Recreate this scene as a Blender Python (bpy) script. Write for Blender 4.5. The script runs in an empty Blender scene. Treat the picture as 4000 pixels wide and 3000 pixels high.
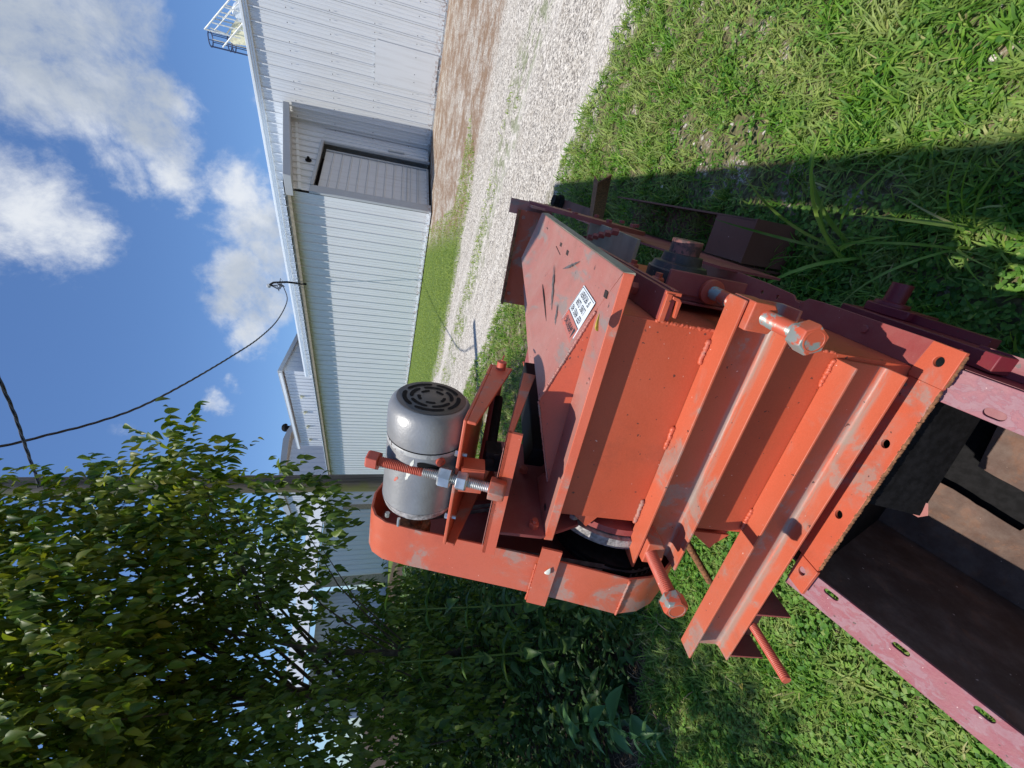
import bpy, bmesh, math, random
import numpy as np
from mathutils import Vector, Matrix
random.seed(7); rng = np.random.default_rng(11)
R = math.radians
# ------------------------------------------------------------------ camera, sky, sun, exposure
scn = bpy.context.scene
CAMH = 1.6
CR = ((0.81624, -0.12432, 0.56418), (-0.57496, -0.27011, 0.77231), (0.05638, -0.95477, -0.29195))   # right, down, forward as columns
cam = bpy.data.cameras.new('camera'); camo = bpy.data.objects.new('camera', cam); scn.collection.objects.link(camo)
cam.sensor_width = 36.0; cam.lens = 1667.9 / 4000 * 36; cam.clip_start = .02; cam.clip_end = 2000
m = Matrix.Identity(4)
for i in range(3):                       # the phone was held sideways: the picture's right is the world's down
    m[i][0] = CR[i][1]; m[i][1] = CR[i][0]; m[i][2] = -CR[i][2]
m[2][3] = CAMH
camo.matrix_world = m; scn.camera = camo
SUN = Vector((-0.36, 0.030, 1.07)).normalized()
w = bpy.data.worlds.new('World'); scn.world = w; w.use_nodes = True
sun = bpy.data.lights.new('sun', 'SUN'); sun.energy = 5.0; sun.angle = R(.53); sun.color = (1, .95, .87)
so = bpy.data.objects.new('sun', sun); scn.collection.objects.link(so)
so.rotation_euler = SUN.to_track_quat('Z', 'Y').to_euler()
scn.view_settings.view_transform = 'Standard'; scn.view_settings.look = 'None'
scn.view_settings.exposure = -0.02; scn.view_settings.gamma = 1
SKY_STRENGTH = .115

class NT:
    """small helper for writing node trees"""
    def __init__(s, tree): s.t = tree; s.n = tree.nodes; s.l = tree.links
    def node(s, typ, **kw):
        n = s.n.new(typ)
        for k, v in kw.items():
            if k.startswith('i_'): s.set(n.inputs[k[2:].replace('_', ' ')], v)
            else: setattr(n, k, v)
        return n
    def set(s, sock, v):
        if hasattr(v, 'is_linked') or isinstance(v, bpy.types.NodeSocket): s.l.new(v, sock)
        else: sock.default_value = v
    def math(s, op, a, b=None, c=None, clamp=False):
        n = s.n.new('ShaderNodeMath'); n.operation = op; n.use_clamp = clamp
        s.set(n.inputs[0], a)
        if b is not None: s.set(n.inputs[1], b)
        if c is not None: s.set(n.inputs[2], c)
        return n.outputs[0]
    def noise(s, vec, scale, detail=4, rough=.55, dist=0):
        n = s.n.new('ShaderNodeTexNoise'); s.l.new(vec, n.inputs['Vector'])
        n.inputs['Scale'].default_value = scale; n.inputs['Detail'].default_value = detail
        n.inputs['Roughness'].default_value = rough; n.inputs['Distortion'].default_value = dist
        return n.outputs['Fac']
    def ramp(s, f, lo, hi, a=0., b=1.):
        n = s.n.new('ShaderNodeMapRange'); n.interpolation_type = 'SMOOTHSTEP'; s.set(n.inputs[0], f)
        for i, v in enumerate((lo, hi, a, b)): s.set(n.inputs[i + 1], v)
        return n.outputs[0]
    def mix(s, f, a, b):
        n = s.n.new('ShaderNodeMix'); n.data_type = 'RGBA'; s.set(n.inputs[0], f)
        for k, v in ((6, a), (7, b)):
            if isinstance(v, tuple): v = (*v, 1) if len(v) == 3 else v
            s.set(n.inputs[k], v)
        return n.outputs[2]
    def cramp(s, f, stops):
        n = s.n.new('ShaderNodeValToRGB'); s.set(n.inputs[0], f); e = n.color_ramp.elements
        while len(e) > 1: e.remove(e[0])
        e[0].position = stops[0][0]; e[0].color = (*stops[0][1], 1)
        for p, c in stops[1:]:
            k = e.new(p); k.color = (*c, 1)
        return n.outputs[0]

# sky with the clouds of the day, laid out by direction in the world
T = NT(w.node_tree); T.n.clear()
out = T.node('ShaderNodeOutputWorld'); bg = T.node('ShaderNodeBackground'); T.l.new(bg.outputs[0], out.inputs[0])
sky = T.node('ShaderNodeTexSky', sky_type='NISHITA'); sky.sun_disc = False
sky.sun_elevation = math.asin(SUN.z); sky.sun_rotation = math.atan2(SUN.x, SUN.y); sky.altitude = 200; sky.air_density = 1.0; sky.dust_density = .6; sky.ozone_density = 2.2
tc = T.node('ShaderNodeTexCoord'); dirv = T.node('ShaderNodeVectorMath', operation='NORMALIZE'); T.l.new(tc.outputs['Generated'], dirv.inputs[0]); dirv = dirv.outputs[0]
wn = T.node('ShaderNodeTexNoise'); T.l.new(dirv, wn.inputs['Vector']); wn.inputs['Scale'].default_value = 7; wn.inputs['Detail'].default_value = 6; wn.inputs['Roughness'].default_value = .6
wv = T.node('ShaderNodeVectorMath', operation='MULTIPLY_ADD'); T.l.new(wn.outputs['Color'], wv.inputs[0]); wv.inputs[1].default_value = (.14, .14, .14); wv.inputs[2].default_value = (-.07, -.07, -.07)
wd = T.node('ShaderNodeVectorMath', operation='ADD'); T.l.new(dirv, wd.inputs[0]); T.l.new(wv.outputs[0], wd.inputs[1]); wd = wd.outputs[0]
CLOUDS = [(0.803, 0.335, 0.493, 0.125, 1), (0.828, 0.347, 0.441, 0.105, 1), (0.859, 0.331, 0.392, 0.06, .8), (0.838, 0.382, 0.39, 0.047, .8), (0.773, 0.405, 0.489, 0.09, 1),
  (0.789, 0.425, 0.444, 0.08, 1), (0.8, 0.455, 0.39, 0.065, .95), (0.783, 0.501, 0.368, 0.05, .75), (0.772, 0.525, 0.362, 0.035, .6), (0.833, 0.414, 0.366, 0.05, .95), (0.756, 0.492, 0.433, 0.05, .6), (0.815, 0.40, 0.42, 0.08, 1),
  (0.875, 0.341, 0.341, 0.016, .6), (0.649, 0.545, 0.531, 0.095, 1), (0.654, 0.573, 0.494, 0.06, 1), (0.672, 0.508, 0.539, 0.08, 1), (0.645, 0.602, 0.471, 0.022, .7),
  (0.796, 0.544, 0.265, 0.06, .9), (0.764, 0.596, 0.246, 0.085, 1), (0.743, 0.634, 0.213, 0.085, 1), (0.706, 0.652, 0.276, 0.062, 1), (0.68, 0.675, 0.270, 0.055, 1), (0.655, 0.699, 0.287, 0.052, .95),
  (0.636, 0.732, 0.245, 0.055, 1), (0.66, 0.71, 0.235, 0.055, 1), (0.69, 0.689, 0.221, 0.08, 1), (0.512, 0.808, 0.292, 0.032, .9), (0.543, 0.797, 0.266, 0.022, .7), (0.712, 0.628, 0.314, 0.019, .5),
  (-.6, .5, .5, .15, .8), (.3, -.8, .35, .2, .9), (.2, .93, .2, .12, .7), (-.1, .95, .28, .1, .8)]
cov = None
for (x, y, z, r, a) in CLOUDS:
    d = T.node('ShaderNodeVectorMath', operation='DISTANCE'); T.l.new(wd, d.inputs[0]); d.inputs[1].default_value = Vector((x, y, z)).normalized()
    g = T.ramp(d.outputs['Value'], r * 1.6, r * .1, 0, a)
    cov = g if cov is None else T.math('MAXIMUM', cov, g)
n1 = T.noise(dirv, 8, 10, .66, .35); n2 = T.noise(dirv, 30, 8, .68, .4)
mixn = T.math('ADD', T.math('MULTIPLY', n1, .8), T.math('MULTIPLY', n2, .3))
dens = T.ramp(T.math('ADD', cov, T.math('MULTIPLY', T.math('SUBTRACT', mixn, .56), 2.1)), .20, 1.12)
shade = T.noise(wd, 6.5, 5, .5, .3)
ccol = T.mix(T.ramp(T.math('ADD', shade, T.math('MULTIPLY', cov, .12)), .46, .80), (7.4, 7.7, 8.1), (4.3, 4.8, 5.5))
skyc = T.mix(1.0, sky.outputs[0], sky.outputs[0])
tint = T.node('ShaderNodeMix', data_type='RGBA', blend_type='MULTIPLY'); tint.inputs[0].default_value = 1; T.l.new(sky.outputs[0], tint.inputs[6]); tint.inputs[7].default_value = (.80, 1.02, 1.30, 1)
T.l.new(T.mix(T.math('MULTIPLY', dens, .93), tint.outputs[2], ccol), bg.inputs[0]); bg.inputs[1].default_value = SKY_STRENGTH

# ------------------------------------------------------------------ object helpers
COL = scn.collection
def tag(o, label=None, cat=None, group=None, kind=None):
    for k, v in (('label', label), ('category', cat), ('group', group), ('kind', kind)):
        if v: o[k] = v
    return o
def empty(name, loc=(0, 0, 0), mat=None, **kw):
    o = bpy.data.objects.new(name, None); COL.objects.link(o); o.empty_display_size = .1
    if mat is not None: o.matrix_world = mat
    else: o.location = loc
    return tag(o, **kw)
class MB:
    def __init__(s, K=1.0): s.v = []; s.f = []; s.K = K
    def add(s, vs, fs):
        b = len(s.v); s.v += [tuple(v) for v in vs]; s.f += [tuple(b + i for i in f) for f in fs]; return s
    def box(s, x0, x1, y0, y1, z0, z1):
        return s.add([(x, y, z) for x in (x0, x1) for y in (y0, y1) for z in (z0, z1)],
                     [(0, 1, 3, 2), (4, 6, 7, 5), (0, 4, 5, 1), (2, 3, 7, 6), (0, 2, 6, 4), (1, 5, 7, 3)])
    def slab(s, quad, th):       # quad given in 3-D, thickened away from its normal
        q = [Vector(p) for p in quad]; n = Vector((0, 0, 0))
        for i in range(len(q)): n += q[i].cross(q[(i + 1) % len(q)])
        n.normalize(); k = len(q); b = [p - n * th for p in q]
        return s.add(q + b, [tuple(range(k)), tuple(range(2 * k - 1, k - 1, -1))] + [(i, k + i, k + (i + 1) % k, (i + 1) % k) for i in range(k)])
    def prism(s, poly, axis, a, b):
        def P(u, v, t): return {0: (t, u, v), 1: (u, t, v), 2: (u, v, t)}[axis]
        k = len(poly)
        return s.add([P(u, v, a) for u, v in poly] + [P(u, v, b) for u, v in poly],
                     [tuple(range(k)), tuple(range(2 * k - 1, k - 1, -1))] + [(i, k + i, k + (i + 1) % k, (i + 1) % k) for i in range(k)])
    def lathe(s, p, d, prof, seg=24, cap=True, phase=0):
        p = Vector(p); d = Vector(d).normalized(); u = d.orthogonal().normalized(); v = d.cross(u)
        vs = []; fs = []
        for t, r in prof:
            for i in range(seg):
                a = 2 * math.pi * i / seg + phase; vs.append(p + d * t + (u * math.cos(a) + v * math.sin(a)) * r)
        for j in range(len(prof) - 1):
            for i in range(seg):
                i2 = (i + 1) % seg; fs.append((j * seg + i, j * seg + i2, (j + 1) * seg + i2, (j + 1) * seg + i))
        if cap: fs.append(tuple(range(seg - 1, -1, -1))); fs.append(tuple((len(prof) - 1) * seg + i for i in range(seg)))
        return s.add(vs, fs)
    def cyl(s, p, q, r, seg=20, r2=None):
        p = Vector(p); q = Vector(q); return s.lathe(p, q - p, [(0, r), ((q - p).length, r if r2 is None else r2)], seg)
    def hexa(s, p, q, r, ph=0):
        p = Vector(p); q = Vector(q); L = (q - p).length
        return s.lathe(p, q - p, [(0, r), (L * .85, r), (L, r * .86)], 6, phase=ph)
    def thread(s, p, q, r, pitch=.0032, depth=.14, seg=20):
        p = Vector(p); q = Vector(q); L = (q - p).length; n = int(L / pitch); prof = []
        for i in range(n): prof += [(i * pitch, r * (1 - depth)), ((i + .5) * pitch, r)]
        prof.append((L, r * (1 - depth))); return s.lathe(p, q - p, prof, seg)
    def tube(s, pts, r, seg=8):
        pts = [Vector(p) for p in pts]; vs = []; fs = []; u = None
        for i, p in enumerate(pts):
            d = (pts[min(i + 1, len(pts) - 1)] - pts[max(i - 1, 0)]).normalized()
            u = d.orthogonal().normalized() if u is None else (u - d * u.dot(d)).normalized(); v = d.cross(u)
            rr = r[i] if isinstance(r, (list, tuple)) else r
            vs += [p + (u * math.cos(2 * math.pi * k / seg) + v * math.sin(2 * math.pi * k / seg)) * rr for k in range(seg)]
        for j in range(len(pts) - 1):
            for k in range(seg): k2 = (k + 1) % seg; fs.append((j * seg + k, j * seg + k2, (j + 1) * seg + k2, (j + 1) * seg + k))
        fs += [tuple(range(seg - 1, -1, -1)), tuple((len(pts) - 1) * seg + k for k in range(seg))]
        return s.add(vs, fs)
    def weld(s, p, q, r, seed=0):
        rd = random.Random(seed); p = Vector(p); q = Vector(q); n = max(6, int((q - p).length / (r * .55)))
        pts = [p.lerp(q, i / n) + Vector((rd.uniform(-.22, .22), rd.uniform(-.22, .22), rd.uniform(-.22, .22))) * r for i in range(n + 1)]
        return s.tube(pts, [r * (.75 + .35 * rd.random()) * (.5 if i in (0, n) else 1) for i in range(n + 1)], 8)
    def build(s, name, mat, parent=None, bevel=0, smooth=30, segs=2):
        me = bpy.data.meshes.new(name); K = s.K
        me.from_pydata([(x * K, y * K, z * K) for x, y, z in s.v], [], s.f); me.update()
        bm = bmesh.new(); bm.from_mesh(me); bmesh.ops.recalc_face_normals(bm, faces=bm.faces); bm.to_mesh(me); bm.free()
        if smooth:
            me.polygons.foreach_set('use_smooth', [True] * len(me.polygons)); me.set_sharp_from_angle(angle=R(smooth))
        o = bpy.data.objects.new(name, me); COL.objects.link(o); me.materials.append(mat)
        if parent: o.parent = parent
        if bevel:
            b = o.modifiers.new('bevel', 'BEVEL'); b.width = bevel; b.segments = segs; b.limit_method = 'ANGLE'; b.angle_limit = R(40)
        return o
def sheet(outline, holes, z0, z1, K=1.0):
    """flat plate with holes: triangulate the outline minus holes, extrude"""
    bm = bmesh.new(); edges = []
    for loop in [outline] + holes:
        vs = [bm.verts.new((x, y, 0)) for x, y in loop]
        edges += [bm.edges.new((vs[i], vs[(i + 1) % len(vs)])) for i in range(len(vs))]
    bmesh.ops.triangle_fill(bm, edges=edges, use_beauty=True, use_dissolve=False)
    bm.verts.index_update(); V2 = [(v.co.x, v.co.y) for v in bm.verts]; F = [[v.index for v in f.verts] for f in bm.faces]; bm.free()
    mb = MB(K); n = len(V2)
    fs = [tuple(f) for f in F] + [tuple(n + i for i in reversed(f)) for f in F]; k = 0
    for loop in [outline] + holes:
        c = len(loop); fs += [(k + i, k + (i + 1) % c, n + k + (i + 1) % c, n + k + i) for i in range(c)]; k += c
    mb.add([(x, y, z1) for x, y in V2] + [(x, y, z0) for x, y in V2], fs); return mb
def circ(x, y, r, n=20, ry=None): return [(x + r * math.cos(2 * math.pi * i / n), y + (ry or r) * math.sin(2 * math.pi * i / n)) for i in range(n)]
def slot(x, y, a, b, n=8):       # rounded slot, long along y
    pts = []
    for sgn in (1, -1):
        for i in range(n + 1):
            t = math.pi * i / n; pts.append((x + a * math.cos(t) * sgn, y + sgn * (b - a) + a * math.sin(t) * sgn))
    return pts

def each(name, mat_, parent, fns, K_=None, **kw):
    out_ = []
    for fn in fns:
        mb = MB(K if K_ is None else K_); fn(mb); out_.append(mb.build(name, mat_, parent, **kw))
    return out_
# ------------------------------------------------------------------ materials
def newmat(name):
    mt = bpy.data.materials.new(name); mt.use_nodes = True; t = NT(mt.node_tree); b = t.n['Principled BSDF']; return mt, t, b
def pos(t, mode='Object'):
    c = t.node('ShaderNodeTexCoord'); return c.outputs[mode]
def bumpn(t, b, h, strength, dist=.01):
    n = t.node('ShaderNodeBump'); n.inputs['Strength'].default_value = strength; n.inputs['Distance'].default_value = dist
    t.set(n.inputs['Height'], h); t.l.new(n.outputs[0], b.inputs['Normal'])
def plain(name, col, rough=.6, metal=0, var=.15, scale=20, bump=0, spec=.5):
    mt, t, b = newmat(name); p = pos(t); n = t.noise(p, scale, 5)
    dk = tuple(c * (1 - var) for c in col); lt = tuple(min(1, c * (1 + var)) for c in col)
    t.l.new(t.mix(t.ramp(n, .3, .7), dk, lt), b.inputs['Base Color']); b.inputs['Roughness'].default_value = rough; b.inputs['Metallic'].default_value = metal; b.inputs['Specular IOR Level'].default_value = spec
    if bump: bumpn(t, b, n, bump)
    return mt
def paint(name, col, col2, wear=(.33, .225, .185), wear_lo=.64, wear_scale=6, rough=.42, chips=.72, chip_col=(.06, .035, .03), stretch=(1, 1, 1), bump=.12, dust=.0, spec=.45, fillet=()):
    mt, t, b = newmat(name); p = pos(t)
    mp = t.node('ShaderNodeMapping'); t.l.new(p, mp.inputs[0]); mp.inputs['Scale'].default_value = stretch
    big = t.noise(p, 3.2, 4, .6); mid = t.noise(mp.outputs[0], wear_scale, 7, .62, .5); fine = t.noise(p, 160, 3, .6); sp = t.noise(p, 75, 2, .5); grain = t.noise(p, 420, 2, .5)
    c = t.mix(t.ramp(big, .3, .7), col, col2)
    c = t.mix(t.math('MULTIPLY', t.ramp(grain, .35, .7), .18), c, tuple(min(1, x * 1.35) for x in col2))
    wm = t.ramp(t.math('ADD', mid, t.math('MULTIPLY', fine, .07)), wear_lo + .02, wear_lo + .07)
    soft = t.ramp(mid, wear_lo - .10, wear_lo + .05); c = t.mix(t.math('MULTIPLY', soft, .35), c, wear)
    c = t.mix(t.math('MULTIPLY', wm, t.ramp(fine, .25, .65, .35, .8)), c, wear)
    if fillet:      # paint rubbed through along the inside corner of the rib
        xyz = t.node('ShaderNodeSeparateXYZ'); t.l.new(p, xyz.inputs[0]); mp2 = t.node('ShaderNodeMapping'); t.l.new(p, mp2.inputs[0]); mp2.inputs['Scale'].default_value = (7, 60, 60)
        line = None
        for z0 in fillet:
            q_ = t.ramp(t.math('ABSOLUTE', t.math('SUBTRACT', xyz.outputs[2], z0)), .012, .003); line = q_ if line is None else t.math('MAXIMUM', line, q_)
        line = t.math('MULTIPLY', line, t.ramp(xyz.outputs[1], .036, .050)); line = t.math('MULTIPLY', line, t.ramp(t.noise(mp2.outputs[0], 1, 5, .7), .36, .58))
        c = t.mix(t.math('MULTIPLY', line, .9), c, (.30, .24, .20)); 
    c = t.mix(t.math('MULTIPLY', t.ramp(t.noise(p, 9, 8, .75), .50, .75), .30), c, (.17, .055, .035))
    cm = t.ramp(sp, chips, chips + .02)
    c = t.mix(t.math('MULTIPLY', cm, .85), c, chip_col)
    lm = t.ramp(t.noise(p, 110, 1, .5), .79, .80); c = t.mix(t.math('MULTIPLY', lm, .7), c, (.75, .55, .48))
    if dust: c = t.mix(t.math('MULTIPLY', t.ramp(t.noise(p, 12, 6, .7), .35, .75), dust), c, (.42, .33, .27))
    t.l.new(c, b.inputs['Base Color']); t.set(b.inputs['Roughness'], t.ramp(mid, .3, .8, rough, rough + .22))
    b.inputs['Specular IOR Level'].default_value = spec
    h = t.math('ADD', t.math('MULTIPLY', t.noise(p, 40, 4), .8), t.math('MULTIPLY', wm, -.25)); bumpn(t, b, t.math('ADD', h, t.math('MULTIPLY', fine, .35)), bump, .004)
    return mt
M = {}
ORA = (.50, .090, .040); ORB = (.54, .115, .058)
M['orange'] = paint('orange_paint', ORA, ORB, wear_lo=.60, wear_scale=8)
M['orange_clean'] = paint('orange_paint_panel', (.46, .078, .033), (.49, .095, .044), wear_lo=.74, chips=.70)
M['orange_worn'] = paint('orange_paint_worn', (.50, .100, .046), (.52, .125, .065), wear_lo=.60, wear_scale=9, chips=.74, fillet=(.328, .068))
M['guard'] = paint('orange_paint_guard', (.50, .096, .044), (.52, .12, .062), wear_lo=.56, wear_scale=11, chips=.78)
M['hopper'] = paint('faded_hopper_paint', (.38, .125, .095), (.43, .17, .135), wear=(.24, .21, .19), wear_lo=.60, wear_scale=7, stretch=(2.6, .7, 1), rough=.38, dust=.25, bump=.2)
M['maroon'] = paint('maroon_and_shaded_orange_paint', (.26, .045, .042), (.31, .07, .06), wear_lo=.72, rough=.5, dust=.12)  # also on orange mill parts, with their shade put into the colour
M['trough'] = paint('chalky_maroon_paint', (.23, .040, .058), (.27, .075, .095), wear=(.29, .15, .17), wear_lo=.50, wear_scale=22, rough=.52, stretch=(2, 1.2, 1), dust=.12, bump=.3)
M['trough_side'] = paint('deep_maroon_paint_with_shade', (.15, .010, .018), (.19, .02, .03), wear_lo=.75, rough=.4)  # maroon darkened further to stand in for shade on the outer side
M['inside'] = paint('dusty_brown_steel', (.060, .033, .024), (.095, .055, .040), wear=(.15, .07, .04), wear_lo=.58, wear_scale=12, rough=.75, dust=.22)
M['brown'] = paint('brown_oxide_steel', (.13, .045, .03), (.17, .065, .04), wear=(.10, .05, .03), wear_lo=.6, rough=.55)
M['scuff'] = plain('scuffed_bare_steel', (.12, .105, .10), .6, .2, .5, 60)
M['rust'] = plain('rusty_edge', (.20, .085, .035), .85, 0, .5, 90, .5)
M['black'] = plain('black_steel_and_shade', (.007, .0065, .007), .75, 0, .5, 60, .2, spec=.15)  # also put on the trough baffle and pan in place of shade
M['belt'] = plain('dusty_belt', (.17, .16, .155), .85, 0, .3, 60, spec=.2)
M['flat_black'] = plain('flat_black_coat', (.008, .0075, .008), .75, 0, .3, 40, spec=.2)
M['bearing'] = paint('greasy_black_casting', (.022, .02, .02), (.035, .03, .03), wear=(.35, .12, .09), wear_lo=.66, wear_scale=16, rough=.45, dust=.15)
M['shaft'] = paint('painted_shaft_end', (.28, .09, .07), (.3, .12, .1), wear=(.03, .028, .03), wear_lo=.50, wear_scale=14, rough=.5)
def zinc():
    mt, t, b = newmat('zinc_bolt'); p = pos(t); n = t.noise(p, 30, 5)
    t.l.new(t.mix(t.ramp(n, .35, .65), (.42, .44, .45), (.62, .64, .65)), b.inputs['Base Color']); b.inputs['Metallic'].default_value = .75; b.inputs['Roughness'].default_value = .36
    return mt
M['zinc'] = zinc()
def boltpaint():
    mt, t, b = newmat('zinc_bolt_with_orange_overspray'); p = pos(t); n = t.noise(p, 26, 5, .6)
    m_ = t.ramp(n, .44, .50)
    t.l.new(t.mix(m_, (.27, .30, .275), (.50, .09, .042)), b.inputs['Base Color']); t.set(b.inputs['Metallic'], t.math('MULTIPLY', t.math('SUBTRACT', 1, m_), .25)); b.inputs['Roughness'].default_value = .42
    return mt
M['boltpaint'] = boltpaint()
M['redbolt'] = paint('oxide_painted_bolt', (.42, .07, .04), (.5, .1, .06), wear_lo=.66, wear_scale=20, rough=.45)
def motorpaint():
    mt, t, b = newmat('grey_motor_enamel'); p = pos(t); n = t.noise(p, 14, 6, .65); f = t.noise(p, 220, 2)
    c = t.mix(t.ramp(n, .3, .7), (.25, .25, .25), (.32, .32, .32)); c = t.mix(t.math('MULTIPLY', t.ramp(n, .64, .69), .8), c, (.075, .07, .075))
    c = t.mix(t.ramp(t.noise(p, 23, 4, .6), .71, .73), c, (.42, .41, .38))
    t.l.new(c, b.inputs['Base Color']); b.inputs['Metallic'].default_value = .3; b.inputs['Roughness'].default_value = .42
    bumpn(t, b, f, .12, .003); return mt
M['motor'] = motorpaint()
M['motor_scuff'] = paint('scuffed_motor_enamel', (.20, .20, .205), (.26, .26, .27), wear=(.45, .45, .43), wear_lo=.42, wear_scale=22, chips=.6, rough=.35)
M['motor_end'] = plain('motor_end_cover_paint', (.10, .088, .078), .5, .2, .12, 30)
M['alu'] = plain('corroded_aluminium_bell', (.36, .34, .33), .6, .4, .45, 60, .5)
M['labelwhite'] = plain('label_white', (.72, .76, .78), .45, 0, .05, 30)
M['labelorange'] = paint('label_orange', (.62, .09, .04), (.6, .14, .09), wear=(.42, .17, .14), wear_lo=.45, wear_scale=30)
M['ink'] = plain('label_ink', (.03, .03, .035), .5, 0, .2, 60)
def shedwhite(name, col, dirt=.25, rough=.38):
    mt, t, b = newmat(name); p = t.node('ShaderNodeNewGeometry').outputs['Position']
    sp = t.node('ShaderNodeSeparateXYZ'); t.l.new(p, sp.inputs[0])
    mp = t.node('ShaderNodeMapping'); t.l.new(p, mp.inputs[0]); mp.inputs['Scale'].default_value = (6, 6, .35)
    n = t.noise(mp.outputs[0], 1.5, 5, .6); c = t.mix(t.math('MULTIPLY', t.ramp(n, .45, .8), dirt), col, (.38, .36, .33))
    low = t.math('MULTIPLY', t.ramp(sp.outputs[2], .45, .0), t.ramp(t.noise(p, 9, 5, .7), .50, .60))
    c = t.mix(t.math('MULTIPLY', low, .75), c, (.25, .12, .06))
    t.l.new(c, b.inputs['Base Color']); b.inputs['Roughness'].default_value = rough; b.inputs['Specular IOR Level'].default_value = .4
    return mt
M['white'] = shedwhite('white_sheet_metal', (.70, .72, .73))
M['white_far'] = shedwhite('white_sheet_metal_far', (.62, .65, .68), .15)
M['trimw'] = shedwhite('white_trim', (.72, .76, .78), .08)
M['trimg'] = shedwhite('galvanised_trim', (.42, .44, .45), .4)
M['tan'] = plain('tan_soffit_board', (.30, .26, .19), .8, 0, .2, 8)
M['door'] = shedwhite('dull_white_door_sheet', (.64, .64, .63), .45)
M['dark'] = plain('dark_door_gap', (.035, .022, .018), .8, 0, .3, 8)
M['screw'] = plain('screw_heads', (.10, .10, .11), .6)
M['yellowleaf'] = plain('yellow_leaf', (.72, .52, .08), .6, 0, .3, 60)
M['paper'] = plain('white_flake', (.7, .7, .62), .8, 0, .2, 80)
M['cream'] = plain('cream_machine_paint', (.66, .62, .42), .6, 0, .2, 8)
M['bluesteel'] = plain('dark_blue_cage_steel', (.035, .05, .11), .5, .3, .2, 8)
M['galv'] = plain('pale_galvanised_steel', (.60, .60, .55), .5, .2, .2, 8)
M['cable'] = plain('black_cable_jacket', (.022, .02, .024), .5, 0, .3, 30)
def wood():
    mt, t, b = newmat('weathered_pole_wood'); p = pos(t); mp = t.node('ShaderNodeMapping'); t.l.new(p, mp.inputs[0]); mp.inputs['Scale'].default_value = (14, 14, .5)
    n = t.noise(mp.outputs[0], 3, 7, .65); g = t.noise(p, 2.0, 5, .6)
    c = t.cramp(n, [(.25, (.035, .03, .025)), (.5, (.12, .105, .09)), (.75, (.22, .20, .175))])
    sp = t.node('ShaderNodeSeparateXYZ'); t.l.new(p, sp.inputs[0])
    mo = t.ramp(t.math('ADD', g, t.math('MULTIPLY', sp.outputs[0], -1.6)), .55, .75); c = t.mix(t.math('MULTIPLY', mo, .8), c, (.13, .15, .035))
    t.l.new(c, b.inputs['Base Color']); b.inputs['Roughness'].default_value = .9; bumpn(t, b, n, .6, .02); return mt
M['wood'] = wood()
M['bark'] = plain('dark_bark', (.07, .055, .04), .9, 0, .4, 25, .6)
def leafmat(name, stops, trans=.35, rough=.45, spec=.35):
    mt = bpy.data.materials.new(name); mt.use_nodes = True; t = NT(mt.node_tree); t.n.clear()
    o = t.node('ShaderNodeOutputMaterial'); g = t.node('ShaderNodeNewGeometry')
    c = t.cramp(g.outputs['Random Per Island'], stops)
    p = t.node('ShaderNodeTexCoord').outputs['Object']
    c = t.mix(t.math('MULTIPLY', t.ramp(t.noise(p, 5, 3), .35, .7), .35), c, tuple(min(1, v * 1.5) for v in stops[-1][1]))
    b = t.node('ShaderNodeBsdfPrincipled'); t.l.new(c, b.inputs['Base Color']); b.inputs['Roughness'].default_value = rough; b.inputs['Specular IOR Level'].default_value = spec
    tr = t.node('ShaderNodeBsdfTranslucent'); hs = t.node('ShaderNodeHueSaturation'); hs.inputs['Hue'].default_value = .485; hs.inputs['Value'].default_value = 1.5; hs.inputs['Saturation'].default_value = 1.1; t.l.new(c, hs.inputs['Color']); t.l.new(hs.outputs[0], tr.inputs['Color'])
    mx = t.node('ShaderNodeMixShader'); mx.inputs[0].default_value = trans; t.l.new(b.outputs[0], mx.inputs[1]); t.l.new(tr.outputs[0], mx.inputs[2]); t.l.new(mx.outputs[0], o.inputs[0]); return mt
M['leaf'] = leafmat('mulberry_leaf', [(0, (.028, .080, .012)), (.45, (.048, .125, .016)), (.8, (.085, .18, .022)), (.97, (.16, .25, .03)), (1, (.32, .28, .04))], .42)
M['leaf2'] = leafmat('dark_shrub_leaf', [(0, (.024, .06, .011)), (.6, (.05, .11, .018)), (.92, (.10, .18, .028)), (1, (.20, .25, .04))], .42)
M['weed'] = leafmat('weed_leaf', [(0, (.02, .055, .016)), (.6, (.04, .105, .026)), (.93, (.08, .17, .04)), (1, (.16, .22, .05))], .3)
M['pale_weed'] = leafmat('pale_weed_leaf', [(0, (.07, .17, .06)), (1, (.12, .24, .08))], .3)
M['grass'] = leafmat('crabgrass_blade', [(0, (.055, .15, .016)), (.4, (.10, .235, .024)), (.78, (.16, .32, .036)), (.95, (.25, .38, .055)), (1, (.40, .36, .17))], .35, .5, .25)
M['clover'] = leafmat('clover_leaf', [(0, (.035, .12, .016)), (.5, (.075, .20, .026)), (.9, (.14, .29, .04)), (1, (.24, .33, .08))], .3, .5, .25)
M['strip'] = leafmat('verge_grass', [(0, (.12, .19, .035)), (.6, (.19, .28, .05)), (1, (.30, .36, .09))], .3, .6, .2)
M['straw'] = leafmat('dead_straw', [(0, (.16, .10, .07)), (.6, (.28, .19, .13)), (1, (.42, .32, .2))], .15, .8, .2)
M['flower'] = plain('white_clover_flower', (.75, .75, .6), .8)
M['stone'] = plain('pale_limestone', (.50, .46, .41), .9, 0, .35, 9)

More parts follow.
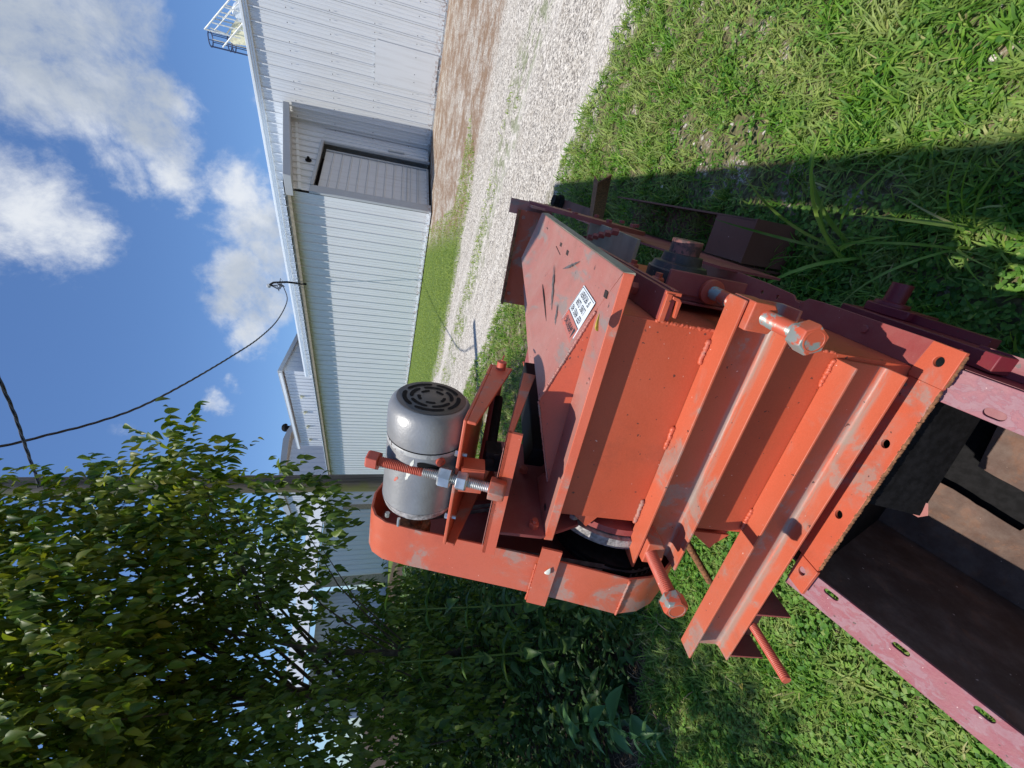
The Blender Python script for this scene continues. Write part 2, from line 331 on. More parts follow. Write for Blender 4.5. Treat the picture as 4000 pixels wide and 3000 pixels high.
# ------------------------------------------------------------------ ground: one sheet, lawn / gravel lane / dirt verge
def ground_mat():
    mt, t, b = newmat('ground'); p = t.node('ShaderNodeNewGeometry').outputs['Position']
    s = t.node('ShaderNodeSeparateXYZ'); t.l.new(p, s.inputs[0]); X, Y = s.outputs[0], s.outputs[1]
    nb = t.noise(p, 1.3, 5, .6); nm = t.noise(p, 4.5, 6, .65); nf = t.noise(p, 38, 4, .6)
    wob = t.math('ADD', t.math('MULTIPLY', t.math('SUBTRACT', nb, .5), 1.5), t.math('MULTIPLY', t.math('SUBTRACT', nm, .5), .8))
    Xw = t.math('ADD', X, wob)
    # limestone gravel
    def stones(sc):
        v = t.node('ShaderNodeTexVoronoi'); v.inputs['Scale'].default_value = sc; t.l.new(p, v.inputs['Vector']); return v
    v1 = stones(42); v2 = stones(110)
    sv = t.node('ShaderNodeSeparateXYZ'); t.l.new(v1.outputs['Color'], sv.inputs[0]); sv2 = t.node('ShaderNodeSeparateXYZ'); t.l.new(v2.outputs['Color'], sv2.inputs[0])
    gr = t.cramp(t.math('ADD', t.math('MULTIPLY', sv.outputs[0], .55), t.math('MULTIPLY', sv2.outputs[0], .45)), [(.12, (.06, .055, .055)), (.3, (.24, .215, .19)), (.52, (.46, .42, .36)), (.8, (.74, .69, .61))])
    mpr = t.node('ShaderNodeMapping'); t.l.new(p, mpr.inputs[0]); mpr.inputs['Scale'].default_value = (1.5, .22, 1)
    rut = t.noise(mpr.outputs[0], 1.3, 5, .6)
    gr = t.mix(t.math('MULTIPLY', t.ramp(nm, .40, .72), .45), gr, (.36, .31, .245)); gr = t.mix(t.math('MULTIPLY', t.ramp(rut, .50, .66), .55), gr, (.60, .56, .50))
    dirt = t.cramp(nf, [(.25, (.075, .055, .04)), (.55, (.17, .12, .085)), (.8, (.30, .24, .18))])
    dirtg = t.mix(t.ramp(sv2.outputs[1], .50, .62), t.mix(.4, dirt, (.36, .28, .21)), (.50, .45, .39))
    brown = t.mix(t.ramp(t.math('ADD', t.math('MULTIPLY', nb, .5), t.math('MULTIPLY', t.noise(p, 7, 8, .75), .55)), .46, .60, .08, .85), t.cramp(nf, [(.2, (.12, .07, .04)), (.5, (.22, .135, .08)), (.8, (.34, .24, .16))]), gr)
    green = t.cramp(nf, [(.25, (.05, .085, .02)), (.5, (.10, .15, .035)), (.8, (.19, .24, .06))])
    lawn = t.mix(t.ramp(nm, .52, .66), t.mix(.35, dirt, green), dirtg)
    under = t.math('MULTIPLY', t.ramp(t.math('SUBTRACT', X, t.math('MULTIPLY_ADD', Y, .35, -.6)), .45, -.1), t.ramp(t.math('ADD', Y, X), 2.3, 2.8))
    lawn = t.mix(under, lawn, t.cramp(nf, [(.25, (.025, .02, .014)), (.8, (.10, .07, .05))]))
    edge = t.math('MULTIPLY_ADD', Y, .17, 3.55)
    m_road = t.ramp(t.math('SUBTRACT', Xw, edge), -.15, .25)
    far = t.math('MULTIPLY_ADD', t.math('MINIMUM', Y, 8), -.12, 9.3)
    m_far = t.ramp(t.math('SUBTRACT', Xw, far), -.4, .6)
    m_green = t.math('MULTIPLY', t.ramp(t.math('ADD', Y, t.math('MULTIPLY', wob, 1.5)), 3.6, 7), t.ramp(t.math('ADD', X, t.math('MULTIPLY', t.math('MINIMUM', t.math('SUBTRACT', Y, 8), 4.5), -1.2)), 12, 10.5))
    verge = t.mix(m_green, brown, green)
    cen = t.math('ABSOLUTE', t.math('SUBTRACT', Xw, 6.7)); m_cen = t.math('MULTIPLY', t.ramp(cen, .75, .2), t.ramp(nm, .46, .58))
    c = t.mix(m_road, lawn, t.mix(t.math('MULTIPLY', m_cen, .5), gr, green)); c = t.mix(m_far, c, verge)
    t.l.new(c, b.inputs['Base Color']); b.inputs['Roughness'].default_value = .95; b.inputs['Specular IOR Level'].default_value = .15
    h = t.math('ADD', t.math('MULTIPLY', v1.outputs['Distance'], -.8), t.math('MULTIPLY', nf, .5)); bumpn(t, b, h, .7, .02)
    return mt
g = MB(); xs = [-300, -20, 0, 6, 12, 30, 500]
g.add([(x, y, 0) for x in xs for y in xs], [(i * 7 + j, (i + 1) * 7 + j, (i + 1) * 7 + j + 1, i * 7 + j + 1) for i in range(6) for j in range(6)])
tag(g.build('ground', ground_mat(), smooth=0), kind='structure')

# ------------------------------------------------------------------ scattering of blades and leaves
def merge_mesh(name, Vt, faces, mat, parent=None, smooth=False):
    """Vt: (n,k,3) copies of a template, faces: list of index tuples in the template"""
    n, k, _ = Vt.shape; me = bpy.data.meshes.new(name)
    lens = np.array([len(f) for f in faces]); fl = np.concatenate([np.array(f) for f in faces])
    loops = (fl[None, :] + (np.arange(n) * k)[:, None]).ravel(); tot = np.tile(lens, n); start = np.concatenate([[0], np.cumsum(tot)[:-1]])
    me.vertices.add(n * k); me.vertices.foreach_set('co', Vt.reshape(-1).astype(np.float32))
    me.loops.add(len(loops)); me.loops.foreach_set('vertex_index', loops.astype(np.int32))
    me.polygons.add(len(tot)); me.polygons.foreach_set('loop_start', start.astype(np.int32)); me.polygons.foreach_set('loop_total', tot.astype(np.int32))
    if smooth: me.polygons.foreach_set('use_smooth', [True] * len(tot))
    me.update(calc_edges=True); me.materials.append(mat); o = bpy.data.objects.new(name, me); COL.objects.link(o)
    if parent: o.parent = parent
    return o
def blades(P, L, W, bend, lean=.6, fold=.2):
    """P (n,3) roots; arching blades with a 4-row strip"""
    n = len(P); a = rng.uniform(0, 2 * np.pi, n); h = np.stack([np.cos(a), np.sin(a), 0 * a], 1); s = np.stack([-np.sin(a), np.cos(a), 0 * a], 1)
    e0 = rng.uniform(.15, 1.0, n) * lean; out_ = []
    for tt, ww in ((0, .55), (.35, 1), (.7, .75), (1, 0)):
        ang = e0 + bend * tt * tt * rng.uniform(.6, 1.4, n); up = np.cos(ang) * L * tt; fw = np.sin(ang) * L * tt
        c = P + h * fw[:, None] + np.array([0, 0, 1.]) * up[:, None]
        if ww == 0: out_.append(c)
        else: out_ += [c - s * (W * ww * .5)[:, None], c + s * (W * ww * .5)[:, None] + np.array([0, 0, 1.]) * (W * fold)[:, None]]
    return np.stack(out_, 1), [(0, 1, 3, 2), (2, 3, 5, 4), (4, 5, 6)]
LEAF_F = [(0, 1, 2), (0, 2, 3), (1, 4, 5, 2), (2, 5, 6, 3), (4, 7, 8, 5), (5, 8, 9, 6), (7, 10, 11, 8), (8, 11, 12, 9), (10, 13, 11), (11, 13, 12)]
def leaves(P, axis, up, L, wr=.62, droop=.25, cup=.18):
    """pointed leaves folded along the midrib: P root, axis direction, up normal hint, L length"""
    axis = axis / np.linalg.norm(axis, axis=1, keepdims=True); s = np.cross(axis, up); s /= np.linalg.norm(s, axis=1, keepdims=True) + 1e-9; n = np.cross(s, axis)
    k = len(P); curl = rng.uniform(.5, 1.6, k); V = [P]
    for t, w_ in ((.12, .62), (.33, 1.0), (.58, .84), (.82, .42)):
        d = -droop * curl * t * t
        for sg in (-1, 0, 1):
            V.append(P + axis * (L * (t - .03 * (sg == 0)))[:, None] + s * (L * sg * w_ * wr * .5)[:, None] + n * (L * (d + abs(sg) * cup * w_))[:, None])
    V.append(P + axis * L[:, None] + n * (L * -droop * curl)[:, None])
    return np.stack(V, 1)
def rand_unit(n):
    v = rng.normal(size=(n, 3)); return v / np.linalg.norm(v, axis=1, keepdims=True)

# ------------------------------------------------------------------ the roller mill (own frame: x right, y away, z up)
K = 1.298
MM = Matrix(((0.47149, 0.86765, 0.15774, 0.36378), (-0.88178, 0.46649, 0.06969, 0.32756), (-0.01312, -0.17195, 0.98502, 0.63529), (0, 0, 0, 1)))
mill = empty('roller_mill', mat=MM, label='orange steel roller mill with sloped hopper lid, grey motor and long jack bolts', cat='machine')
def B(): return MB(K)
# housing
b = B(); b.box(-.388, -.043, .052, .058, -.02, .461); b.build('front_panel', M['orange_clean'], mill, .001)
b = B(); b.box(-.049, -.0425, .0585, .70, -.02, .461); b.build('side_panel', M['orange_clean'], mill, .001)
b = B(); b.box(-.387, -.381, .0585, .70, -.02, .461); b.build('side_panel', M['orange_clean'], mill, .001)
b = B(); b.box(-.38, -.05, .66, .668, -.02, .461); b.build('back_panel', M['maroon'], mill)
def channel(z0, z1, x0, x1, yf=.013, yw=.0515, t=.0055, r=.006):
    pts = [(yf, z1), (yw, z1), (yw, z0), (yf, z0), (yf, z0 + t * .7)]
    for i in range(5):
        a = R(90 - 22.5 * i); pts.append((yw - t - r + r * math.cos(a), z0 + t + r - r * math.sin(a)))
    for i in range(5):
        a = R(22.5 * i); pts.append((yw - t - r + r * math.cos(a), z1 - t - r + r * math.sin(a)))
    pts.append((yf, z1 - t * .7)); return B().prism(pts, 0, x0, x1)
channel(.243, .324, -.452, .011).build('channel_rib', M['orange_worn'], mill, .0012)
channel(.043, .128, -.682, -.05).build('channel_rib', M['orange_worn'], mill, .0012)
each('weld_bead', M['orange'], mill, [lambda b, i=i, q=q: b.weld(*q, i) for i, q in enumerate([((xa, .0495, z - .001), (xb, .0495, z - .001), .0036) for xa, xb, z in ((-.093, -.055, .328), (-.237, -.196, .328), (-.389, -.34, .328), (-.096, -.052, .131), (-.378, -.333, .131))]
     + [((-.043, .053, .31), (-.043, .053, .41), .0028), ((-.043, .053, .13), (-.043, .053, .24), .0028)])], smooth=60)
# base flange angle with bolt holes, clips at its ends, rusty torch-cut edge
sheet([(-.41, .0), (-.056, .0), (-.056, .0505), (-.41, .0505)], [circ(-.161, .023, .0072), circ(-.303, .023, .0072)], -.006, 0, K).build('base_angle', M['orange'], mill, .0008)
sheet([(-.0555, -.002), (0, -.002), (.001, .045), (-.05, .052), (-.0555, .05)], [circ(-.023, .023, .0075)], -.0045, .0015, K).build('clip_plate', M['orange'], mill, .001)
sheet([(-.4665, -.001), (-.4105, -.003), (-.4105, .0395), (-.466, .038)], [circ(-.434, .021, .0078)], -.0045, .0015, K).build('clip_plate', M['orange'], mill, .001)
b = B(); b.weld((-.405, .0, -.003), (-.057, .0, -.003), .0030, 4); b.build('rusty_edge', M['rust'], mill, smooth=60)
b = B(); b.weld((-.052, -.002, -.003), (-.004, -.002, -.003), .0026, 5); b.build('rusty_edge', M['rust'], mill, smooth=60)
# right flange of the base with a torn notch, two bolt holes
sheet([(-.0425, .052), (0.001, .0455), (-.001, .27), (-.003, .300), (-.017, .318), (-.016, .330), (-.006, .345), (-.002, .43), (.0, .60), (-.006, .80), (-.0425, .80)], [circ(-.018, .155, .006), circ(-.022, .325 + .06, .005), circ(-.024, .44, .0045)], -.005, 0, K).build('side_flange', M['maroon'], mill, .0008)  # orange paint given the tone it has in shade
b = B(); b.hexa((-.018, .155, -.004), (-.018, .155, .0025), .0075); b.build('flange_bolt', M['maroon'], mill)
# lower side plates running back
b = B(); b.slab([(.004, .56, .05), (.004, .56, -.12), (.004, 1.75, -.12), (.004, 1.75, .17), (.004, .9, .14)], .006); b.build('rear_side_plate', M['maroon'], mill)
# bolted joint flange on the right side under the hopper
b = B(); b.box(-.042, -.001, .053, .50, .401, .408); b.box(-.042, .001, .053, .46, .392, .3995); b.build('joint_flange', M['maroon'], mill, .001)  # shade under the hopper is put into this flange's colour
b = B(); b.box(-.006, -.001, .049, .0525, .388, .410); b.box(-.042, -.004, .0465, .0525, .401, .4085); b.prism([(-.034, .386), (-.012, .386), (-.008, .39), (-.006, .40), (-.010, .40), (-.012, .392), (-.034, .390)], 1, .046, .052); b.build('joint_flange_end', M['orange'], mill, .001)
def jb(b, y): b.hexa((-.022, y, .408), (-.022, y, .418), .0095); b.cyl((-.022, y, .4175), (-.022, y, .428), .004, 10)
each('joint_bolt', M['redbolt'], mill, [lambda b: jb(b, .155), lambda b: jb(b, .34)])
# hopper flange, hip shaped lid (the hopper is a little larger than its mill and set back on it)
def hop(b): b.v = [(x * 1.063 - .0051, y * 1.063 + .0308, z * 1.063 - .0422) for x, y, z in b.v]; return b
b = B(); b.slab([(-.40, .003, .49), (.017, .004, .49), (-.040, .060, .49), (-.335, .060, .49), (-.342, .096, .49), (-.378, .13, .49)], .004)
hop(b).build('hopper_flange', M['hopper'], mill, .0006)
b = B(); b.slab([(-.335, .0605, .4895), (-.042, .0605, .4895), (-.196, .072, .5340)], .003); hop(b).build('lid_front_slope', M['orange_clean'], mill)
b = B()
sl = [(-.0415, .0605, .4905), (.017, .005, .4905), (.024, .38, .4905), (.034, .743, .4905), (-.01, .76, .498), (-.085, .69, .528), (-.118, .53, .529), (-.160, .30, .53), (-.196, .072, .5355)]
cen = (-.03, .35, .4925)
b.add([(x, y, z) for x, y, z in sl + [cen]] + [(x, y, z - .0035) for x, y, z in sl + [cen]],
      [(i, (i + 1) % 9, 9) for i in range(9)] + [(10 + (i + 1) % 9, 10 + i, 19) for i in range(9)] + [(i, 10 + i, 10 + (i + 1) % 9, (i + 1) % 9) for i in range(9)])
hop(b).build('lid_side_slope', M['hopper'], mill, smooth=25)
for q_ in (((-.046, .0615, .4915), (-.195, .0715, .5355), .0022, 21), ((-.197, .0715, .5355), (-.333, .0615, .4915), .0016, 22)): b = B(); b.weld(*q_); hop(b).build('lid_weld', M['hopper'], mill, smooth=60)
b = B(); b.slab([(-.40, .0025, .4905), (-.397, -.001, .4775), (.018, .0, .4775), (.017, .0035, .4905)], .004); hop(b).build('hopper_lip', M['orange'], mill, .0015, segs=3)
b = B(); b.slab([(.0175, .004, .4895), (.0195, .0, .4775), (.037, .742, .4745), (.0345, .743, .4895)], .003); hop(b).build('lip_side', M['tan'], mill)
b = B(); b.box(-.37, -.05, .06, .66, .452, .461); b.build('hopper_throat', M['maroon'], mill)
b = B(); b.slab([(-.31, .38, .489), (-.27, .37, .489), (-.15, .80, .489), (-.185, .83, .489)], .004); hop(b).build('hopper_rear_flange', M['hopper'], mill)
b = B(); b.slab([(-.362, .14, .482), (-.312, .37, .482), (-.25, .36, .482), (-.30, .10, .482)], .035); hop(b).build('black_lid_slab', M['flat_black'], mill, .004)  # plain black slab left of the lid ridge
# square carriage bolt slots, dents
for (x, y, a, c) in ((.006, .60, .006, .02), (-.003, .39, .006, .017), (-.008, .315, .008, .017), (-.018, .041, .0075, .010), (-.366, .038, .006, .008)):
    b = B(); b.box(x - a * .6, x + a * .6, y - c * .6, y + c * .6, .4905, .4918); hop(b); b.build('bolt_slot', M['dark'], mill)
def hopb(fn, name, mat_, **kw): b = B(); fn(b); hop(b); return b.build(name, mat_, mill, **kw)
hopb(lambda b: b.tube([(-.13, .20, .5165), (-.115, .26, .5155), (-.095, .34, .5135), (-.085, .38, .5125)], [.0005, .0014, .0014, .0005], 6), 'dent', M['dark'])
hopb(lambda b: b.tube([(-.02, .37, .4925), (-.012, .43, .4925)], .0008, 5), 'dent', M['dark'])
def scuff(cx, cy, L_, W_, ang, seed):
    rd = random.Random(seed); b = B(); vs = []; n = 16
    def lz(x, y):      # height of the lid's side slope
        t_ = max(0, min(1, (-.0 - x) / (.16 + .06 * (1 - y)))); return .4915 + .040 * t_ ** 1.05 + .0006
    for i in range(n + 1):
        t_ = i / n; w_ = W_ * math.sin(math.pi * t_) * rd.uniform(.35, 1.1) + .0004; px_ = cx + math.cos(ang) * L_ * (t_ - .5); py_ = cy + math.sin(ang) * L_ * (t_ - .5)
        for sg in (-1, 1): x = px_ - math.sin(ang) * w_ * sg; y = py_ + math.cos(ang) * w_ * sg; vs.append((x, y, lz(x, y)))
    b.add(vs, [(2 * i, 2 * i + 1, 2 * i + 3, 2 * i + 2) for i in range(n)]); hop(b).build('scuff_mark', M['scuff'], mill, smooth=60)
# safety sticker
def stickerpt(u, v):      # u along the words, v down the lines; bilinear on the lid
    A, Bq, Cq, Dq = Vector((-.0373, .1858, .4805)), Vector((-.0445, .1057, .4800)), Vector((-.1182, .1174, .4978)), Vector((-.1073, .2124, .4967))
    return Dq.lerp(Cq, v).lerp(A.lerp(Bq, v), u)
def stq(b, u0, u1, v0, v1, dz):
    n = 4
    for i in range(n):
        ua = u0 + (u1 - u0) * i / n; ub = u0 + (u1 - u0) * (i + 1) / n
        b.slab([stickerpt(ua, v1) + Vector((0, 0, dz)), stickerpt(ub, v1) + Vector((0, 0, dz)), stickerpt(ub, v0) + Vector((0, 0, dz)), stickerpt(ua, v0) + Vector((0, 0, dz))], .0004)
b = B(); stq(b, 0, 1, 0, 1, .0012); lab = b.build('safety_label', M['labelwhite'], mill, smooth=0)
b = B(); stq(b, .03, .36, .04, .96, .0017); b.build('label_header', M['labelorange'], lab, smooth=0)
b = B(); stq(b, .365, .375, .03, .97, .0017); stq(b, .03, .97, .025, .035, .0017); stq(b, .965, .975, .03, .97, .0017)
GL = {'A': '01110 10001 10001 11111 10001 10001 10001', 'B': '11110 10001 10001 11110 10001 10001 11110', 'C': '01111 10000 10000 10000 10000 10000 01111', 'D': '11110 10001 10001 10001 10001 10001 11110',
      'E': '11111 10000 10000 11110 10000 10000 11111', 'F': '11111 10000 10000 11110 10000 10000 10000', 'G': '01111 10000 10000 10011 10001 10001 01111', 'H': '10001 10001 10001 11111 10001 10001 10001',
      'I': '01110 00100 00100 00100 00100 00100 01110', 'K': '10001 10010 10100 11000 10100 10010 10001', 'L': '10000 10000 10000 10000 10000 10000 11111', 'M': '10001 11011 10101 10101 10001 10001 10001',
      'N': '10001 11001 10101 10101 10011 10001 10001', 'O': '01110 10001 10001 10001 10001 10001 01110', 'P': '11110 10001 10001 11110 10000 10000 10000', 'R': '11110 10001 10001 11110 10100 10010 10001',
      'S': '01111 10000 10000 01110 00001 00001 11110', 'W': '10001 10001 10001 10101 10101 11011 10001', 'Y': '10001 10001 01010 00100 00100 00100 00100', '!': '00100 00100 00100 00100 00100 00000 00100', ' ': '00000 ' * 7}
def word(b, txt, u0, u1, v0, v1, dz):   # the text runs along v, its lines are stacked along u
    W_ = len(txt) * 6 - 1
    for i, ch in enumerate(txt):
        for r_, row in enumerate(GL[ch].split()):
            c = 0
            while c < 5:
                if row[c] == '1':
                    c2 = c
                    while c2 < 5 and row[c2] == '1': c2 += 1
                    va = v0 + (v1 - v0) * (i * 6 + c) / W_; vb = v0 + (v1 - v0) * (i * 6 + c2) / W_
                    ua = u0 + (u1 - u0) * r_ / 7; ub = u0 + (u1 - u0) * (r_ + 1) / 7
                    d = Vector((0, 0, dz)); b.add([stickerpt(ua, vb) + d, stickerpt(ub, vb) + d, stickerpt(ub, va) + d, stickerpt(ua, va) + d], [(0, 1, 2, 3)]); c = c2
                else: c += 1
V0, V1 = .88, .10
word(b, 'KEEP HANDS AND', .42, .55, V0, V1, .0019); word(b, 'LIMBS CLEAR', .61, .74, V0 - .06, V1 + .06, .0019); word(b, 'OF MACHINERY', .80, .93, V0 - .04, V1 + .04, .0019)
word(b, 'WARNING!', .12, .28, .76, .10, .0022)
d = Vector((0, 0, .0022)); b.add([stickerpt(.30, .92) + d, stickerpt(.30, .80) + d, stickerpt(.08, .86) + d], [(0, 1, 2)])
b.build('label_lettering', M['ink'], lab, smooth=0)
for q_ in ((-.075, .30, .16, .0045, 1.15, 1), (-.125, .235, .07, .006, 1.1, 2), (-.02, .25, .09, .003, 1.9, 3), (-.135, .33, .10, .004, 1.25, 4), (-.10, .20, .06, .004, 1.0, 5)): scuff(*q_)
# rear deflector tray beyond the lid
b = B(); b.box(-.285, .022, .985, .99, .44, .535); b.build('rear_tray', M['orange'], mill)
b = B(); b.box(-.285, .022, .962, .9845, .529, .533); b.build('tray_lip', M['orange'], mill)
b = B(); b.box(-.285, .022, .955, .9615, .527, .535); b.build('tray_edge', M['rust'], mill)
each('tray_hole_light', M['hopper'], mill, [lambda b, x=x: b.cyl((x, .9845, .512 if x != -.13 else .50), (x, .982, .512 if x != -.13 else .50), .006, 14) for x in (-.25, -.13, .0)])  # pale discs stand in for light at the bolt holes
b = B(); b.box(.006, .05, 1.00, 1.01, .42, .56); b.box(.035, .042, .9, 1.0, .42, .5); b.build('rear_post', M['hopper'], mill)
# round end plate with rivets behind the hopper
b = B(); b.lathe((.03, 1.02, .30), (1, 0, -.05), [(0, .20), (.012, .20)], 40); dp = b.build('end_plate', M['maroon'], mill)
for i in range(10):
    a = R(36 * i + 10); b = B(); b.hexa((.04, 1.02 + .17 * math.cos(a), .30 + .17 * math.sin(a)), (.05, 1.02 + .17 * math.cos(a), .30 + .17 * math.sin(a)), .010); b.build('plate_bolt', M['maroon'], dp)
for i in range(6): b = B(); b.hexa((.03 - .01 * i, .62 + .055 * i, .31), (.03 - .01 * i, .62 + .055 * i, .327), .009); b.build('cover_bolt', M['maroon'], mill)
b = B(); b.slab([(-.04, .50, .30), (.03, .50, .30), (.035, .95, .30), (-.04, .95, .30)], .008); b.build('tan_cover_strip', M['tan'], mill)
# bearing on the right side: flange block, ring, shaft stub
by, bz = .272, .295
b = B(); b.prism([(by + .062 * math.cos(R(a)), bz + .052 * math.sin(R(a))) for a in range(0, 360, 15)], 0, -.025, .006); bear = b.build('bearing_block', M['bearing'], mill, .003)
b = B(); b.lathe((.006, by, bz), (1, 0, 0), [(0, .050), (.010, .046), (.012, .036), (.026, .034), (.027, .028)], 32); b.build('bearing_collar', M['bearing'], bear)
b = B(); b.lathe((.026, by, bz), (1, 0, 0), [(0, .0265), (.030, .0265), (.031, .0245)], 32); b.build('shaft_stub', M['shaft'], bear)
b = B(); b.box(-.030, -.026, .145, .36, .18, .37); b.build('bearing_plate', M['maroon'], mill, .001)
for (y, z) in ((.21, .355), (.335, .355)): b = B(); b.cyl((-.026, y, z), (-.012, y, z), .011, 16); b.hexa((-.022, y, z), (-.006, y, z), .0115); b.cyl((-.0065, y, z), (.001, y, z), .006, 12); b.build('mounting_nut', M['redbolt'], mill)
b = B(); b.box(-.017, .017, .145, .151, .24, .368); b.box(-.026, -.0175, .151, .20, .24, .368); b.build('slide_plate', M['maroon'], mill, .002)
def jack_bolt(x, z, y0, y1, m, painted=True):
    b = B(); b.lathe((x, .1445, z), (0, -1, 0), [(0, .0185), (.008, .0185), (.009, .016)], 28) if y0 > .1 else None
    if y0 > .1: b.build('jack_collar', M['redbolt'], mill)
    b = B(); b.thread((x, y0, z), (x, y1 + .018, z), .0100, .0031, .13, 24); sh = b.build('jack_bolt', m, mill, smooth=50)
    b = B(); b.lathe((x, y1 + .020, z), (0, -1, 0), [(0, .0182), (.018, .0182), (.0215, .0165)], 6, phase=R(12)); b.build('bolt_head', M['boltpaint'], sh, .001)
    b = B(); b.lathe((x, y1 - .0002, z), (0, -1, 0), [(0, .0130), (.0016, .0128), (.0018, .0112), (-.0008, .0095), (-.0012, .0060), (.0008, .0045), (.0006, 0)], 20, cap=False); b.build('head_face', M['orange'], sh)
jack_bolt(-.004, .296, .138, -.081, M['boltpaint'])
jack_bolt(-.4095, .3077, .05, -.098, M['redbolt'])
def ubracket(x0, x1, z0, z1, y):
    b = B(); pr = [(x0, z0), (x0 + .008, z0 - .004), (x1 - .006, z0), (x1, z0 + .006), (x1, z1), (x0, z1)]
    b.prism(pr, 1, y, .0505); return b.build('bolt_bracket', M['orange'], mill, .0025, segs=3)
ubracket(-.024, .013, .284, .318, .002); ubracket(-.428, -.388, .288, .318, .002)
# third jack rod under the left end of the lower rib, and a fourth threaded rod behind it
b = B(); b.thread((-.583, .02, .030), (-.583, -.082, .030), .0085, .0028, .10, 20); b.build('threaded_rod', M['redbolt'], mill, smooth=50)
b = B(); b.slab([(-.545, .0135, .0425), (-.545, .0135, -.03), (-.545, .075, -.03), (-.545, .075, .0425)], .004); b.slab([(-.667, .0135, .0425), (-.667, .0135, -.03), (-.667, .075, -.03), (-.667, .075, .0425)], .004)
b.box(-.667, -.545, .060, .065, -.03, .0425); b.build('rod_bracket', M['maroon'], mill, .001)
b = B(); b.thread((-.545, .185, .105), (-.66, .185, .0), .008, .0028, .1, 16); b.cyl((-.44, .185, .20), (-.546, .185, .104), .009, 16); b.build('adjusting_rod', M['rust'], mill, smooth=50)
b = B(); b.slab([(-.40, .060, .215), (-.40, .060, .14), (-.435, .062, .165)], .004); b.slab([(-.404, .075, .21), (-.404, .075, .13), (-.44, .064, .16)], .004); b.build('gusset', M['orange'], mill)
b = B(); b.slab([(-.389, .059, .435), (-.389, .059, .39), (-.414, .06, .405)], .003); b.box(-.416, -.389, .066, .069, .398, .403); b.build('gusset', M['orange'], mill)
# left bearing ring and pulley hardware
b = B(); b.lathe((-.418, .165, .335), (1, 0, 0), [(0, .118), (.012, .118)], 48); b.build('left_bearing_flange', M['maroon'], mill)
b = B(); b.lathe((-.440, .165, .335), (1, 0, 0), [(0, .110), (0, .126), (.018, .126), (.018, .110)], 56, cap=False); b.build('flange_ring', M['alu'], mill, smooth=40)
b = B(); b.hexa((-.405, .085, .345), (-.396, .085, .345), .008); b.cyl((-.3965, .085, .345), (-.389, .085, .345), .004, 10); b.build('flange_bolt', M['zinc'], mill)
b = B(); b.hexa((-.41, .072, .425), (-.402, .072, .425), .008); b.build('flange_bolt', M['zinc'], mill)
# dark mounting plate for the motor arms
b = B(); b.slab([(-.42, .031, .558), (-.42, .030, .485), (-.42, .066, .415), (-.42, .30, .405), (-.42, .30, .56)], .006); b.build('arm_plate', M['maroon'], mill, .001)
b = B(); b.hexa((-.42, .051, .497), (-.411, .051, .497), .009); b.cyl((-.4115, .051, .497), (-.405, .051, .497), .005, 12); b.build('plate_bolt', M['redbolt'], mill)
b = B(); b.hexa((-.42, .20, .50), (-.41, .20, .50), .009); b.build('plate_bolt', M['redbolt'], mill)
# motor arms: two folded plates hinged at the far end
def arm(y0, z0, x0, x1, d, near_h, far_h, name, front=0):
    yd = Vector((0, .981, -.194)); zd = Vector((0, .194, .981)); o = Vector((0, y0, z0)); t = .0055
    def P(x, a, h): return o + Vector((x, 0, 0)) + yd * a + zd * h
    b = B(); b.slab([P(x0, 0, 0), P(x1, 0, 0), P(x1, d, 0), P(x0, d, 0)], t)
    b.slab([P(x1, 0, -t), P(x1, 0, -near_h), P(x1, d, -far_h), P(x1, d, -t)], t); b.slab([P(x0 + t, 0, -t), P(x0 + t, 0, -near_h), P(x0 + t, d, -far_h), P(x0 + t, d, -t)], t)
    if front: b.slab([P(x0, 0, 0), P(x0, 0, -front), P(x1, 0, -front), P(x1, 0, 0)], t)
    return b.build(name, M['orange'], mill, .0022, segs=3), P
a1, P1 = arm(.026, .6433, -.452, -.219, .222, .019, .042, 'motor_arm')
a2, P2 = arm(.016, .5795, -.452, -.224, .225, .006, .022, 'motor_arm', .0205)
b = B(); p = P1(-.205, .208, -.022); b.cyl(p, P1(-.46, .208, -.022), .0085, 20); b.cyl(P1(-.198, .196, -.022), P1(-.198, .222, -.022), .0016, 6); b.build('hinge_pin', M['redbolt'], mill)
b = B(); b.cyl(P1(-.275, .20, -.03), P1(-.30, .03, -.045), .008, 12); b.box(-.318, -.285, .05, .085, .575, .60); b.build('black_strut', M['black'], mill, .001)
b = B(); b.slab([P2(-.25, .0, .0015), P2(-.25, .21, .0015), P2(-.44, .21, .0015), P2(-.44, .0, .0015)][::-1], .001); b.build('arm_top_pale_sheet', M['hopper'], a2)  # thin paler sheet over the lower arm's top
# belt tension bolt
ax = Vector((0, -.194, -.981)); h0 = Vector((-.318, .047, .772)); L0 = .205
b = B(); b.thread(h0 + ax * .018, h0 + ax * .085, .0078, .0027, .14, 20); tb = b.build('tension_bolt', M['redbolt'], mill, smooth=50)
b = B(); b.thread(h0 + ax * .085, h0 + ax * L0, .0078, .0027, .14, 20); b.build('bare_thread', M['zinc'], tb, smooth=50)
b = B(); b.hexa(h0 + ax * .018, h0, .0145, .4); b.build('bolt_head', M['redbolt'], tb, .001)
q1 = h0 + ax * .128
b = B(); b.hexa(q1 - ax * .001, q1 - ax * .020, .0155, .2); b.hexa(q1 + ax * .008, q1 + ax * .024, .0145, .5); b.build('lock_nut', M['zinc'], tb, .001)
b = B(); e = h0 + ax * (L0 + .004); b.hexa(e - ax * .024, e, .017, .1); b.build('nut_block', M['orange'], tb, .0015)
b = B(); b.box(-.34, -.298, .022, .027, .60, .634); b.box(-.30, -.297, .022, .05, .60, .632); b.build('nut_tab', M['orange'], mill)
